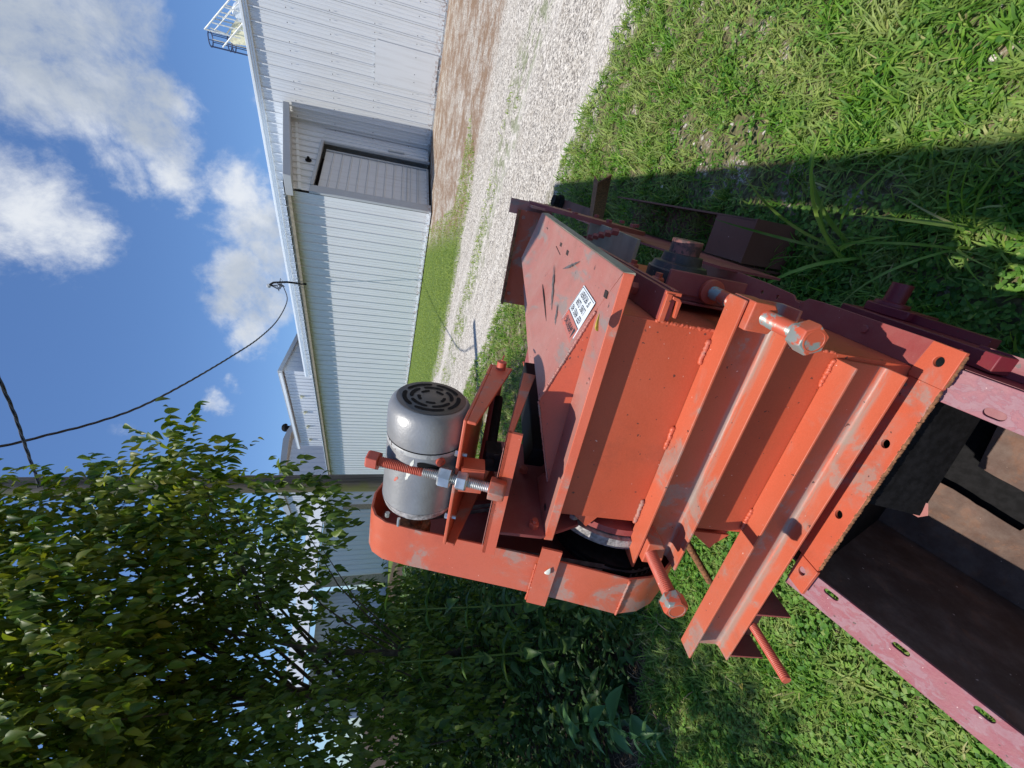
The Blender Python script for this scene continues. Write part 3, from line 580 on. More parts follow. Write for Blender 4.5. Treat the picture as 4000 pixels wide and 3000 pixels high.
# motor
my, mz = .090, .6925
mo = empty('electric_motor'); mo.parent = mill
b = B(); b.lathe((-.425, my, mz), (1, 0, 0), [(0, .030), (.002, .046), (.010, .056), (.020, .0595), (.024, .0605)], 56); b.build('motor_bell', M['alu'], mo)
b = B(); b.lathe((-.401, my, mz), (1, 0, 0), [(0, .0600), (.118, .0600)], 64); b.build('motor_shell', M['motor'], mo)
b = B(); b.lathe((-.286, my, mz), (1, 0, 0), [(0, .0606), (.010, .0622), (.034, .0625), (.046, .0618), (.054, .0590), (.0590, .0540), (.0610, .0480), (.0612, .0)], 64, cap=False); b.build('fan_cover', M['motor'], mo, smooth=60)
b = B(); b.lathe((-.2885, my, mz), (1, 0, 0), [(0, .0603), (.0015, .0609), (.003, .0603)], 64, cap=False); b.build('shell_seam', M['black'], mo)
b = B(); b.lathe((-.296, my, mz), (1, 0, 0), [(0, .0602), (.001, .0606), (.0065, .0606), (.0075, .0602)], 64, cap=False); b.build('scuffed_band', M['motor_scuff'], mo)
b = B(); b.lathe((-.2250, my, mz), (1, 0, 0), [(0, .052), (.0006, .0515), (.0008, 0)], 64, cap=False); b.build('cover_face', M['motor_end'], mo, smooth=60)
b = B(); xg = -.2236
def arc(r0, r1, a0, a1):
    n = 14; vs = []; 
    for i in range(n + 1):
        a = a0 + (a1 - a0) * i / n; e_ = 1 - .55 * (abs(2 * i / n - 1) ** 12)
        rm = (r0 + r1) / 2; hw = (r1 - r0) / 2 * e_
        vs += [(xg, my + (rm - hw) * math.cos(a), mz + (rm - hw) * math.sin(a)), (xg, my + (rm + hw) * math.cos(a), mz + (rm + hw) * math.sin(a))]
    b.add(vs, [(2 * i, 2 * i + 2, 2 * i + 3, 2 * i + 1) for i in range(n)])
for rr, wd_, nn, gap, ph in ((.0405, .0064, 5, .16, 0), (.0300, .0060, 5, .22, .62), (.0190, .0052, 5, .5, 0)):
    for k in range(nn):
        a0 = 2 * math.pi * k / nn + ph; arc(rr - wd_ / 2, rr + wd_ / 2, a0 + gap / 2, a0 + 2 * math.pi / nn - gap / 2)
b.build('vent_grille', M['black'], mo, smooth=0)
b = B(); b.lathe((-.300, my - .0535, mz - .026), (0, -.90, -.44), [(0, .007), (.004, .007), (.0045, .004)], 16); b.build('drain_plug', M['redbolt'], mo)
b = B()
vs = []; n = 10
for i in range(n + 1):
    a = R(174 + 34 * i / n)
    for t_ in (-1, 1): w_ = .0075 * (1 - .6 * abs(2 * i / n - 1) ** 3); vs.append((-.306 + t_ * w_ - .010 * (i / n), my + .0604 * math.cos(a), mz + .0604 * math.sin(a)))
b.add(vs, [(2 * i, 2 * i + 1, 2 * i + 3, 2 * i + 2) for i in range(n)]); b.build('motor_dark_patch', M['flat_black'], mo, smooth=60)  # dark patch curved round the motor shell
def patch(x, a, dx, da, m_, nm):
    b = B(); vs = []
    for i in range(7):
        t_ = i / 6 * 2 - 1; w_ = da * math.sqrt(max(0, 1 - t_ * t_)) * (1 + .3 * math.sin(5 * t_))
        for sg in (-1, 1): an = a + t_ * .05 + sg * w_; vs.append((x + t_ * dx, my + .0605 * math.cos(an), mz + .0605 * math.sin(an)))
    b.add(vs, [(2 * i, 2 * i + 1, 2 * i + 3, 2 * i + 2) for i in range(6)]); b.build(nm, m_, mo, smooth=60)
patch(-.310, R(166), .012, .035, M['paper'], 'paint_drip'); patch(-.328, R(163), .011, .05, M['paper'], 'paint_drip'); patch(-.345, R(144), .006, .04, M['labelorange'], 'paint_drip')
b = B(); b.cyl((-.44, my, mz), (-.515, my, mz), .012, 20); b.lathe((-.47, my, mz), (-1, 0, 0), [(0, .024), (.006, .027), (.012, .020), (.018, .027), (.024, .024)], 32); b.build('motor_pulley', M['rust'], mo)
b = B(); b.hexa((-.43, my - .030, mz + .045), (-.438, my - .030, mz + .045), .004); b.build('through_bolt', M['zinc'], mo); b = B(); b.cyl((-.415, my - .056, mz + .024), (-.430, my - .056, mz + .024), .0025); b.build('through_bolt', M['zinc'], mo)
for x in (-.405, -.285): b = B(); b.hexa(P1(x, .014, .0), P1(x, .014, .006), .005); b.cyl(P1(x, .014, .001), P1(x, .014, -.012), .003, 12); b.build('foot_bolt', M['zinc'], mo)
b = B(); b.slab([P1(-.41, .015, .0008), P1(-.28, .015, .0008), P1(-.28, .11, .0008), P1(-.41, .11, .0008)], .001); b.build('motor_foot', M['motor'], mo)
# belt guard: flat strip bent round the belts, closed at the back
GO = [(-.014, .336), (.004, .42), (.022, .52), (.038, .618), (.052, .70), (.061, .740), (.075, .760), (.095, .770), (.13, .772), (.17, .762), (.20, .74), (.218, .70), (.232, .60), (.262, .36), (.262, .29), (.245, .24), (.21, .205), (.16, .19), (.10, .20), (.05, .223), (.012, .262), (-.006, .295)]
GC = Vector((0, .12, .48)); gx0, gx1 = -.452, -.535
def off(p, d): 
    c = Vector((p[0] - .125, (p[1] - .47) * .35)); c.normalize(); return (p[0] - c.x * d, p[1] - c.y * d)
b = B(); n = len(GO); inner = [off(p, .004) for p in GO]; vs = []
for (pl, x) in ((GO, gx0), (GO, gx1), (inner, gx1), (inner, gx0)): vs += [(x, y, z) for y, z in pl]
fs = []
for i in range(n):
    j = (i + 1) % n
    for k in range(4): k2 = (k + 1) % 4; fs.append((k * n + i, k * n + j, k2 * n + j, k2 * n + i))
b.add(vs, fs); gd = b.build('belt_guard', M['guard'], mill, .0008, smooth=50)
b = B(); b.prism(inner, 0, gx1 + .0005, gx1 + .004); b.build('guard_back', M['maroon'], gd)
b = B(); b.weld((gx0, -.0155, .336), (gx1, -.0155, .336), .0022, 31); b.build('guard_seam', M['guard'], gd, smooth=60)
b = B(); b.slab([(-.42, .0085, .487), (-.545, .0085, .487), (-.545, .0025, .455), (-.42, .0025, .455)], -.004); b.weld((-.545, .010, .488), (-.46, .010, .488), .002, 33); b.build('guard_tab', M['guard'], gd)
# belts and the big driven pulley
py, pz = .135, .325
b = B(); b.lathe((-.466, py, pz), (-1, 0, 0), [(0, .085), (.004, .108), (.010, .108), (.013, .098), (.018, .108), (.026, .108), (.030, .085)], 56); b.build('driven_pulley', M['black'], mill)
for xo in (-.478, -.490):
    b = B(); pts = []
    for i in range(13): a = R(-10 + 200 * i / 12); pts.append((my + .026 * math.cos(a), mz + .026 * math.sin(a)))
    for i in range(25): a = R(188 + 165 * i / 24); pts.append((py + .108 * math.cos(a), pz + .108 * math.sin(a)))
    k = len(pts); vs = []
    for (y, z) in pts:
        c = Vector((y - .115, z - .48)); c.normalize(); vs += [(xo - .005, y, z), (xo + .005, y, z), (xo + .003, y - c.x * .006, z - c.y * .006), (xo - .003, y - c.x * .006, z - c.y * .006)]
    b.add(vs, [(4 * i + q, 4 * i + (q + 1) % 4, 4 * ((i + 1) % k) + (q + 1) % 4, 4 * ((i + 1) % k) + q) for i in range(k) for q in range(4)]); b.build('drive_belt', M['belt'], mill, smooth=50)
# a yellow leaf lying on the lid lip and white flakes
def small_leaf(name, at, ax_, up_, L_, mat_, **kw):
    V = leaves(np.array([at], float), np.array([ax_], float), np.array([up_], float), np.array([L_]), .55, .1, .12)
    o = merge_mesh(name, V, LEAF_F, mat_, smooth=True); s_ = o.modifiers.new('thick', 'SOLIDIFY'); s_.thickness = .0006; return tag(o, **kw)
def W3(x, y, z): return tuple(MM @ Vector((x * K, y * K, z * K)))
small_leaf('fallen_leaf', W3(-.062, .022, .4935), (.3, -.9, .35), (.4, .3, .8), .034, M['yellowleaf'], label='folded yellow leaf lying on the front lip of the orange hopper', cat='leaf')
small_leaf('paper_flake', W3(-.47, .0, .472), (.2, -.9, -.2), (-.8, .3, .4), .022, M['paper'], label='white flake stuck on the tab across the orange belt guard', cat='flake')

# ------------------------------------------------------------------ the red trough below, sloping down toward the camera
TD = Vector((0.0384, 0.8714, 0.489)).normalized(); TN = Vector((1, 0, 0)).cross(TD).normalized(); TX = Vector((1, 0, 0))
tr = empty('feed_trough', mat=MM, label='maroon painted steel trough with slotted top flanges under the orange mill', cat='trough')
TO = Vector((-.0035, -.0186, -.0288)); TS = 1.043
def TP(x, s, n=0): return TO + (TX * x - TD * s + TN * n) * TS       # s toward the camera
def tsheet(outline, holes, th, name, mat_, bev=.0008, n0=0):
    mb = sheet(outline, holes, -th, 0, 1); mb.K = K; mb.v = [tuple(TP(x, s, n + n0)) for x, s, n in mb.v]; return mb.build(name, mat_, tr, bev)
tsheet([(-.458, -.06), (-.409, -.06), (-.409, .62), (-.458, .62)], [slot(-.420, s, .0045, .011) for s in (.001, .100, .196, .292, .39)], .005, 'flange', M['trough'])
tsheet([(-.069, -.042), (-.021, -.042), (-.021, .62), (-.069, .62)], [slot(-.058, s, .006, .011) for s in (.026, .125, .225)], .005, 'flange', M['trough'])
def tbox(x0, x1, s0, s1, n0, n1, name, mat_, bev=0):
    mb = B(); mb.add([TP(x, s, n) for x in (x0, x1) for s in (s0, s1) for n in (n0, n1)], [(0, 1, 3, 2), (4, 6, 7, 5), (0, 4, 5, 1), (2, 3, 7, 6), (0, 2, 6, 4), (1, 5, 7, 3)]); return mb.build(name, mat_, tr, bev)
tbox(-.414, -.4095, -.12, .62, -.42, -.0052, 'side_wall', M['inside']); tbox(-.0685, -.064, -.12, .62, -.42, -.0052, 'side_wall', M['inside'])
tbox(-.0635, -.0265, -.02, .62, -.012, -.0055, 'flange_web', M['trough_side'])
tbox(-.026, -.0195, -.03, .62, -.062, -.0055, 'outer_web', M['trough_side']); tbox(-.0190, .010, -.03, .62, -.062, -.056, 'lower_flange', M['trough_side'])
b = B(); b.box(-.022, .004, .0, .28, -.105, -.055); b.build('rear_channel', M['trough_side'], tr, .002)
b = B(); b.box(.0045, .018, .05, .175, -.112, -.095); b.build('channel_lip', M['trough_side'], tr)
rg = random.Random(4)
def ragged(p, q, k, a): return [(p[0] + (q[0] - p[0]) * i / k + rg.uniform(-a, a), p[1] + (q[1] - p[1]) * i / k) for i in range(k + 1)]
tsheet([(-.409, -.12), (-.262, -.12)] + ragged((-.268, -.05), (-.284, .127), 14, .0014) + [(-.272, .130), (-.276, .138)] + ragged((-.296, .145), (-.33, .60), 20, .0016) + [(-.409, .60)], [], .004, 'floor_plate', M['inside'], n0=-.34)
tsheet(ragged((-.214, .034), (-.262, .60), 22, .0014)[::-1] + [(-.135, .022), (-.069, .020), (-.069, .60)], [], .004, 'floor_plate', M['inside'], n0=-.335)
tbox(-.409, -.069, -.12, .62, -.372, -.367, 'bottom_pan', M['black'])  # black sheet stands in for the dark depth under the floor slot
b = B(); b.slab([TP(-.255, -.036, -.012), TP(-.069, -.036, -.012), TP(-.069, .008, -.10), TP(-.262, .020, -.10)], .004); b.build('inlet_baffle', M['black'], tr)  # near-black colour stands in for the shadow over the baffle
b = B(); b.slab([TP(-.409, -.04, -.008), TP(-.069, -.04, -.008), TP(-.069, -.04, -.36), TP(-.409, -.04, -.36)], .004); b.build('end_wall', M['black'], tr)
for x in (-.225, -.10): b = B(); b.lathe(TP(x, .0045 if x < -.2 else -.004, -.085), TP(0, .89, .44) - TP(0, 0, 0), [(0, .0062), (.002, .0055)], 14); b.build('baffle_light_spot', M['tan'], tr)  # tan discs stand in for spots of light on the baffle
b = B(); b.slab([TP(-.262, .004, -.092), TP(-.244, -.001, -.088), TP(-.236, .022, -.098), TP(-.256, .030, -.104), TP(-.266, .022, -.102)], .002); b.build('bent_tab', M['hopper'], tr)
b = B(); b.prism([(.165, -.135), (.175, -.085), (.205, -.070), (.25, -.072), (.27, -.095), (.275, -.135)], 0, .0045, .020); b.build('bearing_base', M['trough_side'], tr, .002)
b = B(); b.lathe((.0205, .226, -.10), (1, 0, 0), [(0, .028), (.006, .027), (.007, .017), (.040, .0165)], 24); b.build('tail_bearing', M['trough_side'], tr)
each('support_leg', M['maroon'], tr, [lambda b, q=q: b.box(*q) for q in ((-.05, -.03, .45, .48, -.55, -.02), (-.40, -.38, .45, .48, -.55, -.02))])
small_leaf('paper_flake', tuple(MM @ (TP(-.158, .088, -.333) * K)), (.9, -.2, .1), (0, -.4, 1), .022, M['paper'], label='white flake lying in the brown trough at the bottom right', cat='flake')

# ------------------------------------------------------------------ loose steel beside the mill
sb = empty('steel_box', loc=(1.25, .81, 0), label='dark brown open steel box lying in the shaded grass beyond the mill', cat='steel box'); sb.rotation_euler = (0, 0, R(27.9))
b = MB(); b.slab([(0, 0, .25), (1.15, 0, .25), (1.38, 0, .0), (0, 0, 0)], -.010); b.build('side_wall', M['brown'], sb, .002)
b = MB(); b.slab([(.012, -.012, .235), (.24, -.012, .235), (.24, -.17, .235), (.012, -.17, .235)], .008); b.build('top_lip', M['brown'], sb)
b = MB(); b.box(0, .010, -.18, -.0105, 0, .245); b.build('end_wall', M['brown'], sb); b = MB(); b.box(.0105, 1.3, -.18, -.172, 0, .20); b.build('side_wall', M['brown'], sb)
b = MB(); b.box(.013, 1.35, -.171, -.013, .01, .02); b.build('bottom', M['brown'], sb)
sp = empty('angle_iron_post', loc=(2.87, 1.86, 0), label='rusty angle iron post leaning out of the grass with a cut slanted tip', cat='post')
base = Vector((0, 0, 0)); tip = Vector((-.31, -.63, .30)); s1 = Vector((-.01, .02, .085)); s2 = Vector((.075, -.03, .015)); d_ = (tip - base).normalized()
b = MB(); b.slab([base - s1 * .6, tip - s1 * .6 + d_ * .07, tip + s1 * .4, base + s1 * .4], .006); b.slab([base + s1 * .4, tip + s1 * .4, tip + s1 * .4 + s2 - d_ * .04, base + s1 * .4 + s2], .006)
b.build('angle_bar', M['rust'], sp)
b = MB(); b.slab([(-.10, -.22, .06), (-.10, -.22, .15), (.56, .10, .20), (.56, .10, .10)], .006); b.slab([(-.10, -.22, .151), (.56, .10, .201), (.60, .02, .20), (-.06, -.30, .15)], .006); b.build('cross_bar', M['brown'], sp)
b = MB(); b.lathe((.45, -.02, .20), (0, -.1, 1), [(0, .06), (.03, .06), (.03, .045), (.08, .045)], 18); b.build('end_knob', M['black'], sp)

# ------------------------------------------------------------------ buildings
def ribbed(o, u, v, n, L, H, pitch, h=.065, mb=None, minor=True):
    """sheet with trapezoid ribs running along v, spaced along u"""
    o, u, v, n = Vector(o), Vector(u).normalized(), Vector(v).normalized(), Vector(n).normalized(); mb = mb or MB()
    prof = []; k = 0; x = 0
    while x < L:
        prof += [(x, 0), (x + .002, h), (x + pitch * .10, h), (x + pitch * .10 + .002, -h), (x + pitch * .10 + .030, -h), (x + pitch * .10 + .031, 0)] if x else [(0, 0)]
        if minor:
            for c in (.38, .66): prof += [(x + pitch * c, 0), (x + pitch * (c + .02), h * .22), (x + pitch * (c + .08), h * .22), (x + pitch * (c + .10), 0)]
        x += pitch
    prof = [(a, b_) for a, b_ in prof if a <= L] + [(L, 0)]
    base = len(mb.v); vs = []; fs = []
    Hs = H if callable(H) else (lambda a: H)
    for a, b_ in prof: vs += [o + u * a + n * b_, o + u * a + n * b_ + v * Hs(a)]
    for i in range(len(prof) - 1): fs.append((2 * i, 2 * i + 2, 2 * i + 3, 2 * i + 1))
    mb.add(vs, fs); return mb
# main shed, long wall
shed = empty('machine_shed', loc=(21.1, -8, 0), label='tall white ribbed metal shed with the long gutter, running behind the low lean-to', cat='building')
def SB(mb, name, mat_, root, loc, **kw):
    o = mb.build(name, mat_, None, **kw); o.parent = root; o.matrix_parent_inverse = Matrix.Translation(loc).inverted(); return o
SL = (21.1, -8, 0)
SB(ribbed((21.1, -8 + .243, .06), (0, 1, 0), (0, 0, 1), (-1, 0, 0), 37.3, 6.95, .448), 'wall', M['white'], shed, SL, smooth=0)
b = MB(); b.box(20.95, 21.03, -8, 29.3, 7.06, 7.20); b.box(20.92, 20.95, -8, 29.3, 7.14, 7.24); b.box(20.98, 21.03, -8, 29.3, 6.98, 7.06); SB(b, 'gutter', M['trimw'], shed, SL, bevel=.01)
b = MB(); b.slab([(21.0, -8, 7.2), (21.0, 29.3, 7.2), (27, 29.3, 8.6), (27, -8, 8.6)], .05); b.box(21.04, 21.2, -8, 29.3, 6.98, 7.15); SB(b, 'roof', M['trimw'], shed, SL, smooth=0)
b = MB(); b.box(21.02, 21.08, -8, 29.2, 0.0, .05); SB(b, 'base_trim', M['trimg'], shed, SL)
b = MB()
for z in (1.0, 2.6, 4.2, 5.7):
    for i in range(46): b.box(21.02, 21.045, -7.6 + i * .448 + (.06 if (i % 3) else .22), -7.6 + i * .448 + (.085 if (i % 3) else .245), z, z + .028)
SB(b, 'wall_screw', M['screw'], shed, SL, smooth=0)['kind'] = 'stuff'
b = MB(); b.box(21.035, 21.065, 6.55, 8.0, 2.575, 2.60); b.box(21.01, 21.06, 8.02, 8.05, .1, 2.6); b.box(21.03, 21.05, 6.56, 8.02, .12, 2.57); SB(b, 'patch_panel', M['white'], shed, SL)
# lean-to in front
lean = empty('lean_to_shed', loc=(16.1, 10.4, 0), label='low white ribbed lean-to with a tall sheet door in its shaded end', cat='building'); LL = (16.1, 10.4, 0)
SB(ribbed((16.1, 10.5, .12), (0, 1, 0), (0, 0, 1), (-1, 0, 0), 28.5, 5.30, .448), 'wall', M['white'], lean, LL, smooth=0)
b = MB(); b.box(16.02, 16.09, 10.4, 39, .05, .12); SB(b, 'base_trim', M['trimw'], lean, LL)
b = MB(); b.box(16.085, 16.2, 10.4, 39, -.05, .05); SB(b, 'footing', M['dark'], lean, LL)
mb = MB(); mb = ribbed((16.1, 10.4, 4.62), (1, 0, 0), (0, 0, 1), (0, -1, 0), 4.95, lambda a: .72 + a * .155, .448, mb=mb)
mb = ribbed((19.95, 10.4, .1), (1, 0, 0), (0, 0, 1), (0, -1, 0), 1.1, 4.52, .30, mb=mb); SB(mb, 'end_wall', M['white'], lean, LL, smooth=0)
b = MB(); b.box(16.06, 16.50, 10.36, 10.46, .05, 4.64); b.box(19.86, 19.95, 10.34, 10.46, .05, 4.66); b.box(16.50, 19.86, 10.33, 10.46, 4.54, 4.66); SB(b, 'door_frame', M['trimg'], lean, LL, bevel=.01)
mb = ribbed((16.55, 10.62, .12), (0, 0, 1), (1, 0, 0), (0, -1, 0), 4.32, 3.05, .36, .025, minor=False); SB(mb, 'door', M['door'], lean, LL, smooth=0)
b = MB(); b.box(16.52, 19.66, 10.56, 10.60, .1, .18); b.box(19.58, 19.66, 10.56, 10.60, .18, 4.44); b.box(16.52, 19.58, 10.57, 10.595, 1.02, 1.05); b.box(16.52, 19.58, 10.57, 10.59, .60, .62); SB(b, 'door_rail', M['trimg'], lean, LL)
b = MB(); b.box(16.5, 20.0, 11.2, 11.25, 0, 4.7); SB(b, 'door_recess', M['dark'], lean, LL)
b = MB(); b.slab([(15.62, 9.6, 5.36), (21.0, 9.6, 6.22), (21.0, 9.6, 5.98), (15.62, 9.6, 5.10)], -.80); SB(b, 'rake_soffit', M['trimg'], lean, LL, bevel=.01)
b = MB(); b.slab([(16.1, 10.36, 5.02), (21.0, 10.36, 5.84), (21.0, 10.36, 5.74), (16.1, 10.36, 4.90)], -.03); SB(b, 'rake_trim', M['trimw'], lean, LL)
mb = ribbed((15.70, 10.0, 5.42), (0, 1, 0), (5.4, 0, .86), (-.15, 0, 1), 29, 5.46, .448, .04); SB(mb, 'roof', M['trimw'], lean, LL, smooth=0)
b = MB(); b.box(15.765, 16.08, 10.42, 39, 5.30, 5.36); b.box(15.73, 15.765, 10.42, 39, 5.22, 5.39); SB(b, 'eave_board', M['tan'], lean, LL)
b = MB(); b.lathe((18.15, 10.36, 4.93), (0, -1, 0), [(0, .12), (.03, .12), (.04, .05), (.14, .05), (.16, .03)], 20); SB(b, 'door_lamp', M['black'], lean, LL)
b = MB(); b.box(18.55 + 1.62, 18.55 + 1.72, 10.33, 10.36, 1.2, 1.9); SB(b, 'switch_box', M['trimg'], lean, LL)
# taller shed behind
ts = empty('tall_shed', loc=(23, 31.5, 0), label='taller white shed behind the gutter line with four small tan brackets on its sunny wall', cat='building'); TL = (23, 31.5, 0)
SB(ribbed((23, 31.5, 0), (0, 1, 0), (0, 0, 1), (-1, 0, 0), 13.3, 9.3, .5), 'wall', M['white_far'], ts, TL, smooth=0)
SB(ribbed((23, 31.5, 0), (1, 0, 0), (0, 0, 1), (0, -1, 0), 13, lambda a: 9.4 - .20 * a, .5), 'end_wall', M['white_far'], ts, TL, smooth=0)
b = MB(); b.box(22.7, 22.95, 31.4, 45.0, 9.42, 9.66); SB(b, 'gutter', M['trimw'], ts, TL, bevel=.02)
b = MB(); b.slab([(22.7, 31.15, 9.68), (36.5, 31.15, 6.95), (36.5, 31.15, 6.65), (22.7, 31.15, 9.38)], -.3); b.slab([(22.7, 31.2, 9.70), (22.7, 45, 9.70), (36.5, 45, 6.97), (36.5, 31.2, 6.97)][::-1], .04); SB(b, 'roof', M['trimg'], ts, TL, smooth=0)
for y in (35.0, 37.7, 40.4, 43.1): b = MB(); b.box(22.78, 22.98, y, y + .28, 8.28, 8.42); b.box(22.88, 22.97, y + .02, y + .22, 8.14, 8.285); SB(b, 'wall_bracket', M['cream'], ts, TL)
# far building with roof vent
fb = empty('far_grain_building', loc=(27, 60, 0), label='distant white building with a rounded roof edge and a black roof vent cap', cat='building'); FL = (27, 60, 0)
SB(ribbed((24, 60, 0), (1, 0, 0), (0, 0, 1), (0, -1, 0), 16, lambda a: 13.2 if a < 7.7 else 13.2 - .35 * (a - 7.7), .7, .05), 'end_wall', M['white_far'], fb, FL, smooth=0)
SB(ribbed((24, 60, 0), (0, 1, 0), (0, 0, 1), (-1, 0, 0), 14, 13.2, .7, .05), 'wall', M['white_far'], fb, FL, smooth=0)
b = MB(); b.prism([(23.7, 13.2), (23.7, 13.9), (31.6, 14.4), (33, 14.1), (40.5, 11.3), (40.5, 10.7), (32.6, 13.5), (31.4, 13.6)], 1, 59.6, 74); SB(b, 'roof', M['trimg'], fb, FL)
b = MB(); b.lathe((34.0, 60.6, 13.9), (0, 0, 1), [(0, .30), (.5, .30), (.5, .55), (.7, .62), (1.0, .5), (1.15, .3)], 20); SB(b, 'roof_vent', M['black'], fb, FL)
# far cross wing seen under the tree
cw = empty('cross_wing', loc=(10, 45, 0), label='white ribbed building seen through the gap under the tree', cat='building'); CL = (10, 45, 0)
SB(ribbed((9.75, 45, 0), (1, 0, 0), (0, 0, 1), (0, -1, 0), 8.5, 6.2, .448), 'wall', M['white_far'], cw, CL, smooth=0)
b = MB(); b.box(8.9, 9.72, 44.9, 45.1, 0, 6.3); SB(b, 'corner_post', M['tan'], cw, CL); b = MB(); b.box(16.0, 16.5, 44.9, 44.97, 0, 4.6); SB(b, 'downspout_board', M['tan'], cw, CL)
SB(ribbed((-1, 46.5, 0), (1, 0, 0), (0, 0, 1), (0, -1, 0), 9.8, 6.0, .3), 'side_wall', M['white_far'], cw, CL, smooth=0)
b = MB(); b.slab([(-1.5, 44.5, 6.3), (18.5, 44.5, 6.3), (18.5, 52, 8.6), (-1.5, 52, 8.6)], .1); SB(b, 'roof', M['trimg'], cw, CL)
# grain leg head with catwalk and ladder cage
gl = empty('grain_leg_head', loc=(27, 9.5, 0), label='cream grain leg head with railing and ladder cage above the shed roof', cat='grain elevator'); GLc = (27, 9.5, 0)
b = MB(); b.slab([(26.7, 9.32, 9.22), (26.7, 9.19, 8.90), (26.7, 9.56, 7.6), (26.7, 10.05, 8.8), (26.7, 10.12, 9.35), (26.7, 10.03, 9.52)][::-1], 1.0); b.box(26.8, 27.5, 9.2, 9.9, 0, 8.9); SB(b, 'leg_head', M['cream'], gl, GLc)
b = MB(); b.lathe((26.6, 8.78, 8.82), (1, 0, .1), [(0, .22), (.05, .30), (.5, .30), (.55, .18)], 20); SB(b, 'drive_motor', M['trimw'], gl, GLc)
b = MB()
for x in (26.4, 27.9):
    b.cyl((x, 9.70, 10.37), (x, 8.0, 8.80), .035, 6); b.cyl((x, 9.63, 9.96), (x, 8.0, 8.42), .022, 6); b.cyl((x, 10.25, 9.75), (x, 8.0, 7.75), .035, 6)
    for y, z0, z1 in ((9.69, 8.9, 10.36), (9.35, 8.7, 9.98), (9.02, 8.5, 9.68), (8.62, 8.2, 9.32), (8.25, 8.0, 8.98)): b.cyl((x, y, z0), (x, y, z1), .03, 6)
for y, z in ((9.69, 10.36), (9.69, 9.5)): b.cyl((26.4, y, z), (27.9, y, z), .03, 6)
b.cyl((27.0, 9.80, 10.3), (27.0, 9.9, 9.55), .03, 6); b.cyl((27, 10.26, 10.3), (27.0, 10.28, 7.5), .03, 6); b.cyl((27, 9.93, 10.3), (27.0, 9.93, 7.5), .03, 6); SB(b, 'catwalk_railing', M['galv'], gl, GLc)
b = MB()
def hoop(z, yc=10.24, r=.34):
    b.tube([(27 + r * math.sin(R(a)) * .9, yc + r * math.cos(R(a)), z) for a in range(-180, 181, 20)], .025, 6)
for z in (10.40, 9.60, 9.42, 8.6, 7.8): hoop(z)
for a in range(-150, 151, 50):
    b.cyl((27 + .34 * math.sin(R(a)) * .9, 10.24 + .34 * math.cos(R(a)), 10.40), (27 + .34 * math.sin(R(a)) * .9, 10.24 + .34 * math.cos(R(a)), 7.5), .018, 6)
SB(b, 'ladder_cage', M['bluesteel'], gl, GLc)

# ------------------------------------------------------------------ mast, cables, pole
ma = empty('service_mast', loc=(15.75, 14.85, 5.3), label='electric service mast with looped wires rising from the lean-to eave', cat='mast')
b = MB(); b.tube([(0, 0, -.2), (0, 0, .6), (0, .12, 1.15), (0, .28, 1.32)], .045, 10); b.build('mast_pipe', M['black'], ma)
b = MB(); b.lathe((0, .28, 1.30), (0, .5, .5), [(0, .06), (.10, .10), (.16, .08), (.20, .03)], 14); b.build('weather_head', M['trimg'], ma)
b = MB()
for k in range(5):
    a = k * 1.1; b.tube([(0, .30, 1.32), (.12 * math.cos(a), .35 + .1 * math.sin(a), 1.0), (-.25 + .12 * math.sin(a), .05 + .1 * k * .5, .65 + .06 * k), (-.35 * math.cos(a * .4), -.12, .85), (-.12, -.02, 1.0 - .08 * k)], .014, 5)
b.build('wire_loop', M['cable'], ma)
def cable(name, ctrl, r, n=140, twist=3, **kw):
    P = [Vector(p) for p in ctrl]; pts = []
    for i in range(len(P) - 1):
        p0, p1, p2, p3 = P[max(i - 1, 0)], P[i], P[i + 1], P[min(i + 2, len(P) - 1)]
        for k in range(max(4, n // len(P))):
            t = k / max(4, n // len(P)); pts.append(.5 * ((2 * p1) + (p2 - p0) * t + (2 * p0 - 5 * p1 + 4 * p2 - p3) * t * t + (3 * p1 - 3 * p2 + p3 - p0) * t ** 3))
    pts.append(P[-1]); mb = MB(); L = 0; Ls = [0]
    for i in range(1, len(pts)): L += (pts[i] - pts[i - 1]).length; Ls.append(L)
    for s_ in range(twist):
        q = []
        for i, p in enumerate(pts):
            d = (pts[min(i + 1, len(pts) - 1)] - pts[max(i - 1, 0)]).normalized(); u = d.cross(Vector((0, 0, 1))).normalized(); v = u.cross(d); a = Ls[i] * 9 + s_ * 2 * math.pi / twist
            q.append(p + (u * math.cos(a) + v * math.sin(a)) * r)
        mb.tube(q, r * .85, 6)
    return tag(mb.build(name, M['cable']), **kw)
cable('power_cable', [(15.7, 14.85, 6.15), (15.2, 14.75, 5.9), (13.4, 13.62, 5.37), (10.67, 11.77, 4.99), (8.7, 10.43, 4.95), (7.2, 9.41, 5.1), (5.6, 8.31, 5.33), (4.62, 7.65, 5.57), (4.08, 7.28, 5.87), (3.73, 7.04, 6.20), (3.44, 6.84, 6.5), (2.9, 6.4, 7.2), (2.5, 6.05, 7.7)], .011, 600, label='twisted black power cable sagging from the shed mast across the sky', cat='cable')
def dp(d, r): return (d[0] * r, d[1] * r, d[2] * r + CAMH)
cable('power_cable', [dp((.50, .66, .56), 5.2), dp((.462, .698, .547), 5.6), dp((.426, .7315, .532), 6.0), dp((.393, .758, .520), 6.4), dp((.359, .7835, .507), 6.9), dp((.345, .793, .501), 7.2), dp((.30, .82, .488), 8), dp((.22, .86, .46), 10), dp((.05, .9, .42), 16)], .008, 300, label='short twisted cable crossing behind the utility pole at the top left', cat='cable')
po = empty('utility_pole', loc=(2.49, 6.0, 0), label='weathered wooden utility pole standing among the leaves', cat='pole')
b = MB(); b.lathe((.02, 0, 0), (0.0, 0, 1), [(0, .125), (4, .112), (9, .098)], 32); b.build('pole_shaft', M['wood'], po, smooth=60)

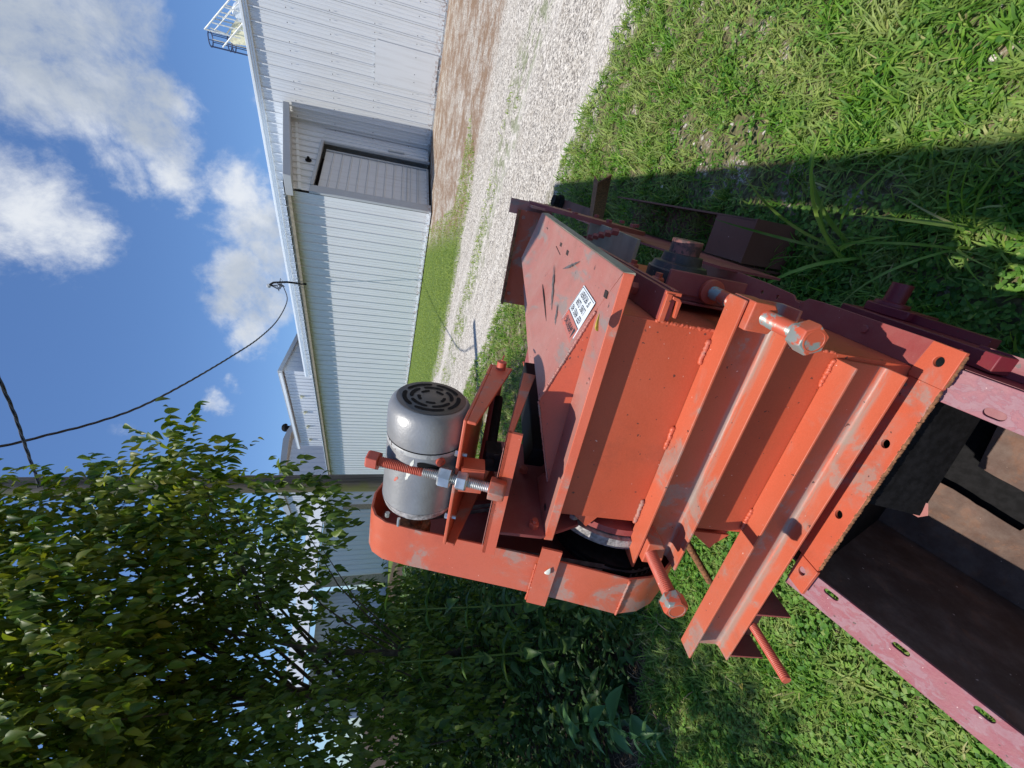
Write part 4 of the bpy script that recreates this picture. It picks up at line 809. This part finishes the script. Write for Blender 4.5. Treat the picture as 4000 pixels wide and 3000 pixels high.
# ------------------------------------------------------------------ unseen blocker added overhead, its outline shaped to throw the straight edged shade on the lawn
SH = SUN / SUN.z; hz = 4.6
E0 = Vector((.63 * CAMH, .08 * CAMH, 0)); E2 = Vector((1.93 * CAMH, .90 * CAMH, 0))
ed = (E2 - E0).normalized(); nd = Vector((-ed.y, ed.x, 0)); up_ = Vector((0, 0, hz))
cg = empty('overhead_shade_blocker', loc=tuple(E0 + SH * hz), label='unseen panel with a stepped inner edge, added overhead to shade the lawn', cat='shade_blocker')
dk = [(-3, 0, .40), (-.48, 0, .38), (-.45, 0, .25), (-.06, 0, .235), (-.02, 0, .212), (.92, 0, .152), (.95, 0, .62), (3.7, 0, .62)]
b = MB(); q_ = [tuple(ed * -3), tuple(ed * 3.7)] + [tuple(ed * t_ + nd * w_) for t_, _, w_ in dk[::-1]]; b.slab(q_, .05); b.build('blocker_panel', M['trimg'], cg, smooth=0)
for t_ in (-2.8, -1.2): b = MB(); p_ = ed * t_ + nd * .15; b.cyl(tuple(p_ - Vector((0, 0, .06))), tuple(p_ - up_), .04, 10); b.build('blocker_leg', M['trimg'], cg)

# ------------------------------------------------------------------ trees: crowns of leaves on limbs
def crown(name, blobs, density, L, mat_, parent, droop_dir=(0, 0, -1), wr=.6):
    Ps = []; As = []; Us = []
    for (x, y, z, r) in blobs:
        r = r * .86; n = int(density * r ** 2.35); v = rand_unit(n); rad = r * rng.uniform(.35, 1.12, n) ** .6 * (1 + .22 * np.sin(v[:, 0] * 7 + x * 9) * np.cos(v[:, 2] * 6 + y * 5))
        # leaves sit in sprays: group them on short twigs
        k = max(1, n // 7); cv = rand_unit(k); cr = r * rng.uniform(.3, 1.08, k) ** .6; cc = cv * cr[:, None]
        td = cv * .8 + rand_unit(k) * .6 + np.array([0, 0, .1]); td /= np.linalg.norm(td, axis=1, keepdims=True)
        idx = np.arange(n) % k; step = (np.arange(n) // k)
        p = cc[idx] + td[idx] * (step[:, None] * L * .42) + rng.normal(size=(n, 3)) * L * .13
        Ps.append(p + np.array([x, y, z])); side = np.cross(td[idx], rand_unit(n)); a = td[idx] * .5 + side * .55 + np.array(droop_dir) * .95 + rng.normal(size=(n, 3)) * .22
        As.append(a); Us.append(np.array([0, 0, 1.]) + cv[idx] * .6 + rng.normal(size=(n, 3)) * .45)
    P = np.concatenate(Ps); A = np.concatenate(As); U = np.concatenate(Us); Ls = L * rng.uniform(.5, 1.2, len(P))
    V = leaves(P, A, U, Ls, wr, .28, .15); keep = P[:, 2] > .02
    return merge_mesh(name, V[keep], LEAF_F, mat_, parent, smooth=False), P
def limb(b, pts, r0, r1):
    n = len(pts); b.tube(pts, [r0 + (r1 - r0) * i / (n - 1) for i in range(n)], 8)
b1 = [(1.23, 3.85, 3.87, 0.34), (1.43, 3.9, 3.73, 0.27), (1.44, 3.76, 3.36, 0.32), (1.47, 3.32, 2.94, 0.22), (1.65, 3.19, 2.95, 0.12), (1.60, 3.25, 2.95, 0.13), (1.48, 3.37, 2.75, 0.20), (1.33, 3.99, 3.07, 0.38), (1.23, 3.49, 2.59, 0.16),
      (0.94, 3.85, 3.31, 0.42), (0.72, 3.41, 3.45, 0.34), (0.88, 4.59, 3.12, 0.45), (0.4, 3.71, 3.27, 0.44), (0.34, 4.47, 3.11, 0.45), (0.09, 3.38, 3.19, 0.32), (-0.03, 4.19, 3.05, 0.42),
      (1.25, 4.01, 4.44, 0.45), (0.63, 3.85, 4.1, 0.47), (0.11, 3.89, 3.88, 0.43), (1.0, 4.41, 5.11, 0.72), (0.32, 4.27, 4.6, 0.62), (.2, 5.4, 4.6, .9), (-.7, 4.3, 4.3, .8), (-.5, 5.5, 3.4, .8), (-1.3, 3.2, 4.4, .8), (-.9, 3.9, 4.8, .8), (-1.8, 2.6, 4.0, .75), (-1.6, 4.4, 4.2, .9), (-2.2, 3.4, 3.6, .8), (-1.0, 2.7, 4.9, .5), (-1.0, 5.2, 4.6, .9)]
b2 = [(1.15, 3.0, 2.17, 0.16), (1.28, 2.89, 2.11, 0.09), (1.14, 2.91, 1.91, 0.11), (0.99, 3.2, 2.02, 0.21), (0.98, 2.99, 1.81, 0.10), (1.04, 4.13, 2.54, 0.36), (0.75, 3.78, 2.1, 0.23), (0.57, 4.39, 2.67, 0.30), (-0.03, 4.27, 2.56, 0.42), (.95, 3.3, 2.3, .2), (.72, 4.0, 2.42, .24)]
b3 = [(0.45, 3.94, 1.93, 0.19), (0.21, 4.04, 1.74, 0.22), (-0.07, 3.78, 1.86, 0.32), (-.35, 4.2, 1.6, .5), (-.5, 4.0, 2.2, .5), (-.45, 4.4, 2.9, .6), (-.8, 4.8, 1.2, .7), (.1, 5.2, 1.2, .55), (.5, 4.6, 1.55, .34), (.25, 4.3, 1.35, .34), (.0, 3.9, 1.3, .34), (.55, 5.3, 1.1, .5), (.1, 4.6, 2.1, .36), (-.25, 3.7, 1.0, .4), (.15, 3.9, .75, .38), (.45, 4.4, .8, .4), (-.1, 4.1, 2.35, .3), (.75, 5.0, .9, .42), (.35, 3.5, .45, .3), (.62, 4.5, 1.15, .3), (.8, 4.7, 1.45, .26), (.55, 4.2, 1.6, .2)]
t1 = empty('mulberry_tree', loc=(.0, 5.0, 0), label='big mulberry tree with toothed bright leaves arching over the utility pole', cat='tree')
t1i = Matrix.Translation((-.0, -5.0, 0))
c1, P_ = crown('crown', b1, 9500, .088, M['leaf'], t1, wr=.5); c1.matrix_parent_inverse = t1i
b = MB(); tk = Vector((.0, 5.0, 0))
limb(b, [tk, tk + Vector((.03, -.05, 1.2)), tk + Vector((.12, -.2, 2.2)), tk + Vector((.3, -.5, 3.2)), tk + Vector((.5, -.7, 4.3))], .085, .03)
for bx in b1[:20]:
    e_ = (tk + Vector((.1, -.2, min(2.2, bx[2] * .62)))).lerp(Vector(bx[:3]), .86); s_ = tk + Vector((.1, -.2, min(2.2, bx[2] * .62))); mdl = s_.lerp(e_, .5) + Vector((0, 0, .12)); limb(b, [s_, mdl, e_], .016, .003)
o = b.build('trunk', M['bark'], t1, smooth=60); o.matrix_parent_inverse = t1i
t2 = empty('mulberry_sapling', loc=(.25, 4.3, 0), label='smaller leafy sapling whose branches hang in front of the white wall', cat='tree'); t2i = Matrix.Translation((-.25, -4.3, 0))
c2, P_ = crown('crown', b2, 12000, .072, M['leaf2'], t2, wr=.5); c2.matrix_parent_inverse = t2i
b = MB(); tk = Vector((.25, 4.3, 0)); limb(b, [tk, tk + Vector((.0, -.05, 1.0)), tk + Vector((.1, -.2, 1.9)), tk + Vector((.35, .0, 2.7))], .035, .012)
for bx in b2[::3]: e_ = Vector(bx[:3]); s_ = tk + Vector((.03, -.1, min(1.7, bx[2] * .6))); limb(b, [s_, s_.lerp(e_, .5) + Vector((0, 0, .08)), s_.lerp(e_, .9)], .007, .002)
o = b.build('trunk', M['bark'], t2, smooth=60); o.matrix_parent_inverse = t2i
t3 = empty('dark_shrub', loc=(-.3, 4.3, 0), label='dark dense shrub at the left edge, below the mulberry tree', cat='shrub'); t3i = Matrix.Translation((.3, -4.3, 0))
c3, P_ = crown('crown', b3, 6500, .072, M['leaf2'], t3, wr=.5); c3.matrix_parent_inverse = t3i
b = MB(); tk = Vector((-.3, 4.3, 0))
for bx in b3[::3]: e_ = Vector(bx[:3]); limb(b, [tk + Vector((random.uniform(-.1, .1), random.uniform(-.1, .1), 0)), tk.lerp(e_, .5) + Vector((0, 0, .2)), e_], .011, .003)
o = b.build('trunk', M['bark'], t3, smooth=60); o.matrix_parent_inverse = t3i

# ------------------------------------------------------------------ undergrowth on the left
def herb(name, base, H, nw, Lf, lean_=(0, 0), mat_=None, opp=2, wr=.55, **kw):
    root = empty(name, loc=base, **kw); b = MB(); pts = []; 
    for i in range(9):
        t = i / 8; pts.append(Vector((lean_[0] * t * t, lean_[1] * t * t, H * t)))
    b.tube(pts, [.008 * (1 - .6 * i / 8) for i in range(9)], 6); b.build('stem', M['weed'], root, smooth=60)
    P = []; A = []; U = []; Ls = []
    for k in range(nw):
        t = .18 + .82 * k / max(1, nw - 1); p = Vector((lean_[0] * t * t, lean_[1] * t * t, H * t))
        for j in range(opp):
            a = k * 1.571 + j * 2 * math.pi / opp + random.uniform(-.25, .25); el = -.15 + .75 * t * random.uniform(.3, 1)
            P.append(p); A.append((math.cos(a), math.sin(a), el)); U.append((-.2 * math.cos(a), -.2 * math.sin(a), 1)); Ls.append(Lf * (1.05 - .55 * t) * random.uniform(.8, 1.15))
    V = leaves(np.array([tuple(p) for p in P]), np.array(A, float), np.array(U, float), np.array(Ls), wr, .35, .10)
    merge_mesh('foliage', V, LEAF_F, mat_ or M['weed'], root, smooth=True); return root
herb('tall_weed', (.38, 2.95, 0), 1.50, 11, .21, (.04, -.06), wr=.5, label='tall weed with big opposite leaves rising beside the belt guard', cat='weed')
herb('tall_weed', (.12, 3.05, 0), 1.42, 10, .19, (.04, -.06), wr=.5, label='second big-leaved weed, left of the one beside the guard', cat='weed')
herb('broadleaf_weed', (-.27, 2.90, 0), .46, 4, .24, (.02, -.02), mat_=M['pale_weed'], opp=3, wr=.52, label='broad rosette of pale green leaves in the dark undergrowth at lower left', cat='weed')
herb('stalk_weed', (-.36, 2.66, 0), .42, 10, .11, (.12, -.14), mat_=M['pale_weed'], opp=2, wr=.35, label='thin stalk with narrow leaves arching over the dead straw patch', cat='weed')
def region(n, x0, x1, y0, y1, f):
    X = rng.uniform(x0, x1, n); Y = rng.uniform(y0, y1, n); k = rng.random(n) < f(X, Y); return X[k], Y[k]
def snoise(X, Y, s=1.0, seed=0):
    r_ = np.random.default_rng(seed); v = 0
    for _ in range(6):
        a = r_.uniform(0, 6.28); fq = r_.uniform(.7, 2.6) * s; v = v + np.sin((X * np.cos(a) + Y * np.sin(a)) * fq + r_.uniform(0, 6.28))
    return v / 6
X, Y = region(60000, -2.2, 2.6, 2.2, 8.0, lambda X, Y: ((X < .25 + (Y - 2.5) * .35) & (Y > 2.75 - X * 1.0)).astype(float))
hmax = np.clip((Y - 2.6 + X * .6) * .62, .08, 1.15) * (1 + .3 * snoise(X, Y, 2, 3))
Z = rng.uniform(.1, 1, len(X)) ** .7 * hmax
a = rng.uniform(0, 6.28, len(X)); A = np.stack([np.cos(a), np.sin(a), rng.uniform(-.5, .5, len(X))], 1); U = np.stack([0 * a, 0 * a - .3, 1 + 0 * a], 1) + rng.normal(size=(len(X), 3)) * .3
V = leaves(np.stack([X, Y, Z], 1), A, U, rng.uniform(.15, 1, len(X)) ** 2 * .10 + .02, .42, .3, .12)
tag(merge_mesh('undergrowth', V, LEAF_F, M['weed']), kind='stuff', label='dark mixed undergrowth of small weeds below the trees', cat='undergrowth')
X, Y = region(5000, -1.2, 1.0, 1.9, 3.8, lambda X, Y: np.exp(-((Y - (2.62 - X * .75)) / .28) ** 2))
V, F = blades(np.stack([X, Y, 0 * X], 1), rng.uniform(.03, .16, len(X)), rng.uniform(.002, .005, len(X)), .8, 1.5)
tag(merge_mesh('dead_straw', V, F, M['straw']), kind='stuff', label='strip of dead straw and bare soil at the edge of the undergrowth', cat='straw')

# ------------------------------------------------------------------ grass
MI = MM.inverted()
def in_trough(X, Y):
    x = MI[0][0] * X + MI[0][1] * Y + MI[0][3]; y = MI[1][0] * X + MI[1][1] * Y + MI[1][3]; return (x > -.57) & (x < -.06) & (y < .1) & (y > -1.6)
def lawn_ok(X, Y): return ~in_trough(X, Y) & (X < 3.75 + .17 * Y + .35 * snoise(X, Y, 2.2, 5)) & ~((X < .05 + (Y - 2.5) * .25) & (Y > 2.65 - X * .75))
def dens_right(X, Y):
    d = np.hypot(X, Y); bare = snoise(X, Y, 2.3, 8) + .5 * snoise(X, Y, 7, 9)
    return lawn_ok(X, Y) * np.clip(1.6 / np.maximum(d, .6) ** 1.25, .05, 1) * np.where(bare > .33, .16, 1.) * ((X > -.2) | (Y > 2.5))
X, Y = region(86000, -.3, 4.8, -1.2, 8.5, dens_right)
nb_ = 6; X = np.repeat(X, nb_) + rng.normal(size=len(X) * nb_) * .006; Y = np.repeat(Y, nb_) + rng.normal(size=len(X)) * .006
d = np.hypot(X, Y); big = 1 + .4 * snoise(X, Y, 3, 2); Lb = rng.uniform(.35, 1, len(X)) * .115 * big; Wb = rng.uniform(.0035, .0085, len(X)) * (1 + .12 * np.maximum(0, d - 2))
V, F = blades(np.stack([X, Y, 0 * X], 1), Lb, Wb, rng.uniform(0, .9, len(X)), 1.35)
tag(merge_mesh('grass', V, F, M['grass']), kind='stuff', label='coarse green crabgrass lawn', cat='grass')
# clover and short herbs on the near left and in the shade
X, Y = region(130000, -1.3, 2.7, .0, 4.2, lambda X, Y: (lawn_ok(X, Y) & (X < 2.6)) * np.where(X < .6, .75, np.where((Y < X * .62 - .3), .15, .6)) * np.clip(1.5 / np.maximum(np.hypot(X, Y), 1), 0, 1))
n = len(X); a0 = rng.uniform(0, 6.28, n); hz_ = rng.uniform(.12, 1, n) ** 1.3 * (.05 + .035 * snoise(X, Y, 6, 21)); Ps = []; As = []; Us = []; Ls = []
for j in range(3):
    a = a0 + j * 2.094; Ps.append(np.stack([X, Y, hz_], 1)); As.append(np.stack([np.cos(a), np.sin(a), .25 + 0 * a], 1)); Us.append(np.stack([0 * a, 0 * a, 1 + 0 * a], 1) + rng.normal(size=(n, 3)) * .25); Ls.append(rng.uniform(.3, 1, n) ** 2 * .017 + .003)
V = leaves(np.concatenate(Ps), np.concatenate(As), np.concatenate(Us), np.concatenate(Ls), .95, .05, .1)
tag(merge_mesh('clover', V, LEAF_F, M['clover']), kind='stuff', label='low clover and herb leaves in the lawn', cat='clover')
X, Y = region(110000, -1.3, .9, .5, 3.4, lambda X, Y: lawn_ok(X, Y) * np.where(snoise(X, Y, 4, 12) > .28, .35, 1.))
V, F = blades(np.stack([X, Y, 0 * X], 1), rng.uniform(.02, .085, len(X)) * (1 + .4 * snoise(X, Y, 5, 14)), rng.uniform(.002, .0062, len(X)), rng.uniform(.1, 1.3, len(X)), 1.15)
tag(merge_mesh('grass', V, F, M['grass']), kind='stuff', label='short lawn grass left of the trough', cat='grass')
# verge strip and weeds in the lane
X, Y = region(150000, 5.8, 16, 2, 34, lambda X, Y: (((X > 9.0 - .12 * np.minimum(Y, 8) + .7 * snoise(X, Y, 1, 4)) & (Y > 4.6 + 1.4 * snoise(X, Y, 1.5, 6)) & (X < 10.5 + np.minimum(np.maximum(Y - 6.5, 0), 6) * 1.2)) * .75 + (np.abs(X - 6.7 - .5 * snoise(X, Y, .6, 7)) < .35) * (snoise(X, Y, 3, 1) > -.05) * .55) * np.clip(9 / np.hypot(X, Y), .2, 1))
V, F = blades(np.stack([X, Y, 0 * X], 1), rng.uniform(.03, .12, len(X)), rng.uniform(.008, .018, len(X)), .8, .9)
tag(merge_mesh('verge_grass', V, F, M['strip']), kind='stuff', label='bright verge grass between the gravel lane and the white wall', cat='grass')
# arching tall grass clump beside the mill
def clump(base, n, L, W, seed, **kw):
    rd = random.Random(seed); b = MB()
    for i in range(n):
        a = rd.uniform(0, 6.28); l = L * rd.uniform(.55, 1.1); st = rd.uniform(.1, .5); bd = rd.uniform(.9, 1.9); wv_ = W * rd.uniform(.6, 1.1); p = Vector((rd.uniform(-.04, .04), rd.uniform(-.04, .04), 0)); h_ = Vector((math.cos(a), math.sin(a), 0)); s_ = Vector((-math.sin(a), math.cos(a), 0)); vs = []; m_ = 9
        for k in range(m_ + 1):
            t = k / m_; an = st + bd * t * t
            if k: p = p + (h_ * math.sin(an) + Vector((0, 0, math.cos(an)))) * (l / m_)
            ww = wv_ * (math.sin(math.pi * min(1, .25 + t * .75)) + .05) * .5
            vs += [p - s_ * ww + Vector((0, 0, ww * .5)), p, p + s_ * ww + Vector((0, 0, ww * .5))]
        b.add(vs, [(3 * k + j, 3 * k + 3 + j, 3 * k + 4 + j, 3 * k + 1 + j) for k in range(m_) for j in (0, 1)])
    o = b.build('tall_grass_clump', M['grass'], smooth=60); o.location = base; return tag(o, **kw)
clump((1.08, .60, 0), 9, .56, .016, 3, label='clump of long arching broad grass blades close to the mill', cat='grass clump')
clump((1.28, .86, 0), 16, .34, .007, 5, label='finer grass clump behind the long arching blades', cat='grass clump')
clump((.86, .34, 0), 12, .36, .008, 6, label='grass clump against the mill, nearest the red trough', cat='grass clump')
# pebbles among the grass
X, Y = region(5200, .4, 4.6, -.8, 5, lambda X, Y: np.where(snoise(X, Y, 2.3, 8) + .5 * snoise(X, Y, 7, 9) > .30, 1, .05) * (X < 4.4) * np.where(Y > .62 * X - .5, .0, 1))
X2 = rng.uniform(3.9, 5.6, 4200); Y2 = rng.uniform(.3, 7, 4200); X = np.concatenate([X, X2]); Y = np.concatenate([Y, Y2]); n = len(X)
ico = np.array([(1, 0, 0), (-1, 0, 0), (0, 1, 0), (0, -1, 0), (0, 0, 1), (0, 0, -1), (.6, .6, .5), (-.6, .6, .5), (-.6, -.6, .5), (.6, -.6, .5)], float)
fo = [(4, 6, 7), (4, 7, 8), (4, 8, 9), (4, 9, 6), (0, 2, 6), (2, 1, 7, 6), (1, 3, 8, 7)[0:3], (3, 0, 9, 8)[0:3], (7, 1, 8), (8, 3, 9), (9, 0, 6)]
sc = rng.uniform(.004, .013, n)[:, None, None] * rng.uniform(.6, 1.3, (n, 1, 3)); an = rng.uniform(0, 6.28, n); c_, s_ = np.cos(an), np.sin(an)
Vp = ico[None] * (1 + .25 * rng.normal(size=(n, 10, 1))) * sc; Vx = Vp[..., 0] * c_[:, None] - Vp[..., 1] * s_[:, None]; Vy = Vp[..., 0] * s_[:, None] + Vp[..., 1] * c_[:, None]
Vp = np.stack([Vx + X[:, None], Vy + Y[:, None], Vp[..., 2] * .7 + .002], 2)
tag(merge_mesh('gravel_stones', Vp, fo, M['stone']), kind='stuff', label='pale loose stones', cat='gravel')
# clover flowers and yellow leaves
fl = [((.12, 1.53, .075), 'round white clover flower in the lawn left of the red trough'), ((2.3, 1.05, .06), 'white clover flower in the shaded grass near the rusty post')]
for p, lb in fl:
    r_ = empty('clover_flower', loc=(p[0], p[1], 0), label=lb, cat='flower', group='clover flowers')
    b = MB(); b.tube([(0, 0, 0), (.008, 0, p[2] * .6), (0, .004, p[2])], .0012, 5); b.build('stem', M['weed'], r_)
    b = MB()
    for k in range(40):
        v = Vector((random.gauss(0, 1), random.gauss(0, 1), random.gauss(.4, .8))).normalized(); s_ = v.orthogonal().normalized() * .0018; c0 = Vector((0, .004, p[2]))
        b.add([c0 + v * .002 - s_, c0 + v * .002 + s_, c0 + v * .011], [(0, 1, 2)])
    b.build('petals', M['flower'], r_, smooth=0)
small_leaf('fallen_leaf', (-.16, 1.9, .05), (.5, -.6, .3), (0, .2, 1), .04, M['yellowleaf'], label='orange yellow leaf lying on the clover left of the trough', cat='leaf')
small_leaf('fallen_leaf', (1.42, 1.0, .06), (.5, -.6, .2), (0, .2, 1), .035, M['yellowleaf'], label='pale yellow leaf on the grass beside the brown steel box', cat='leaf')
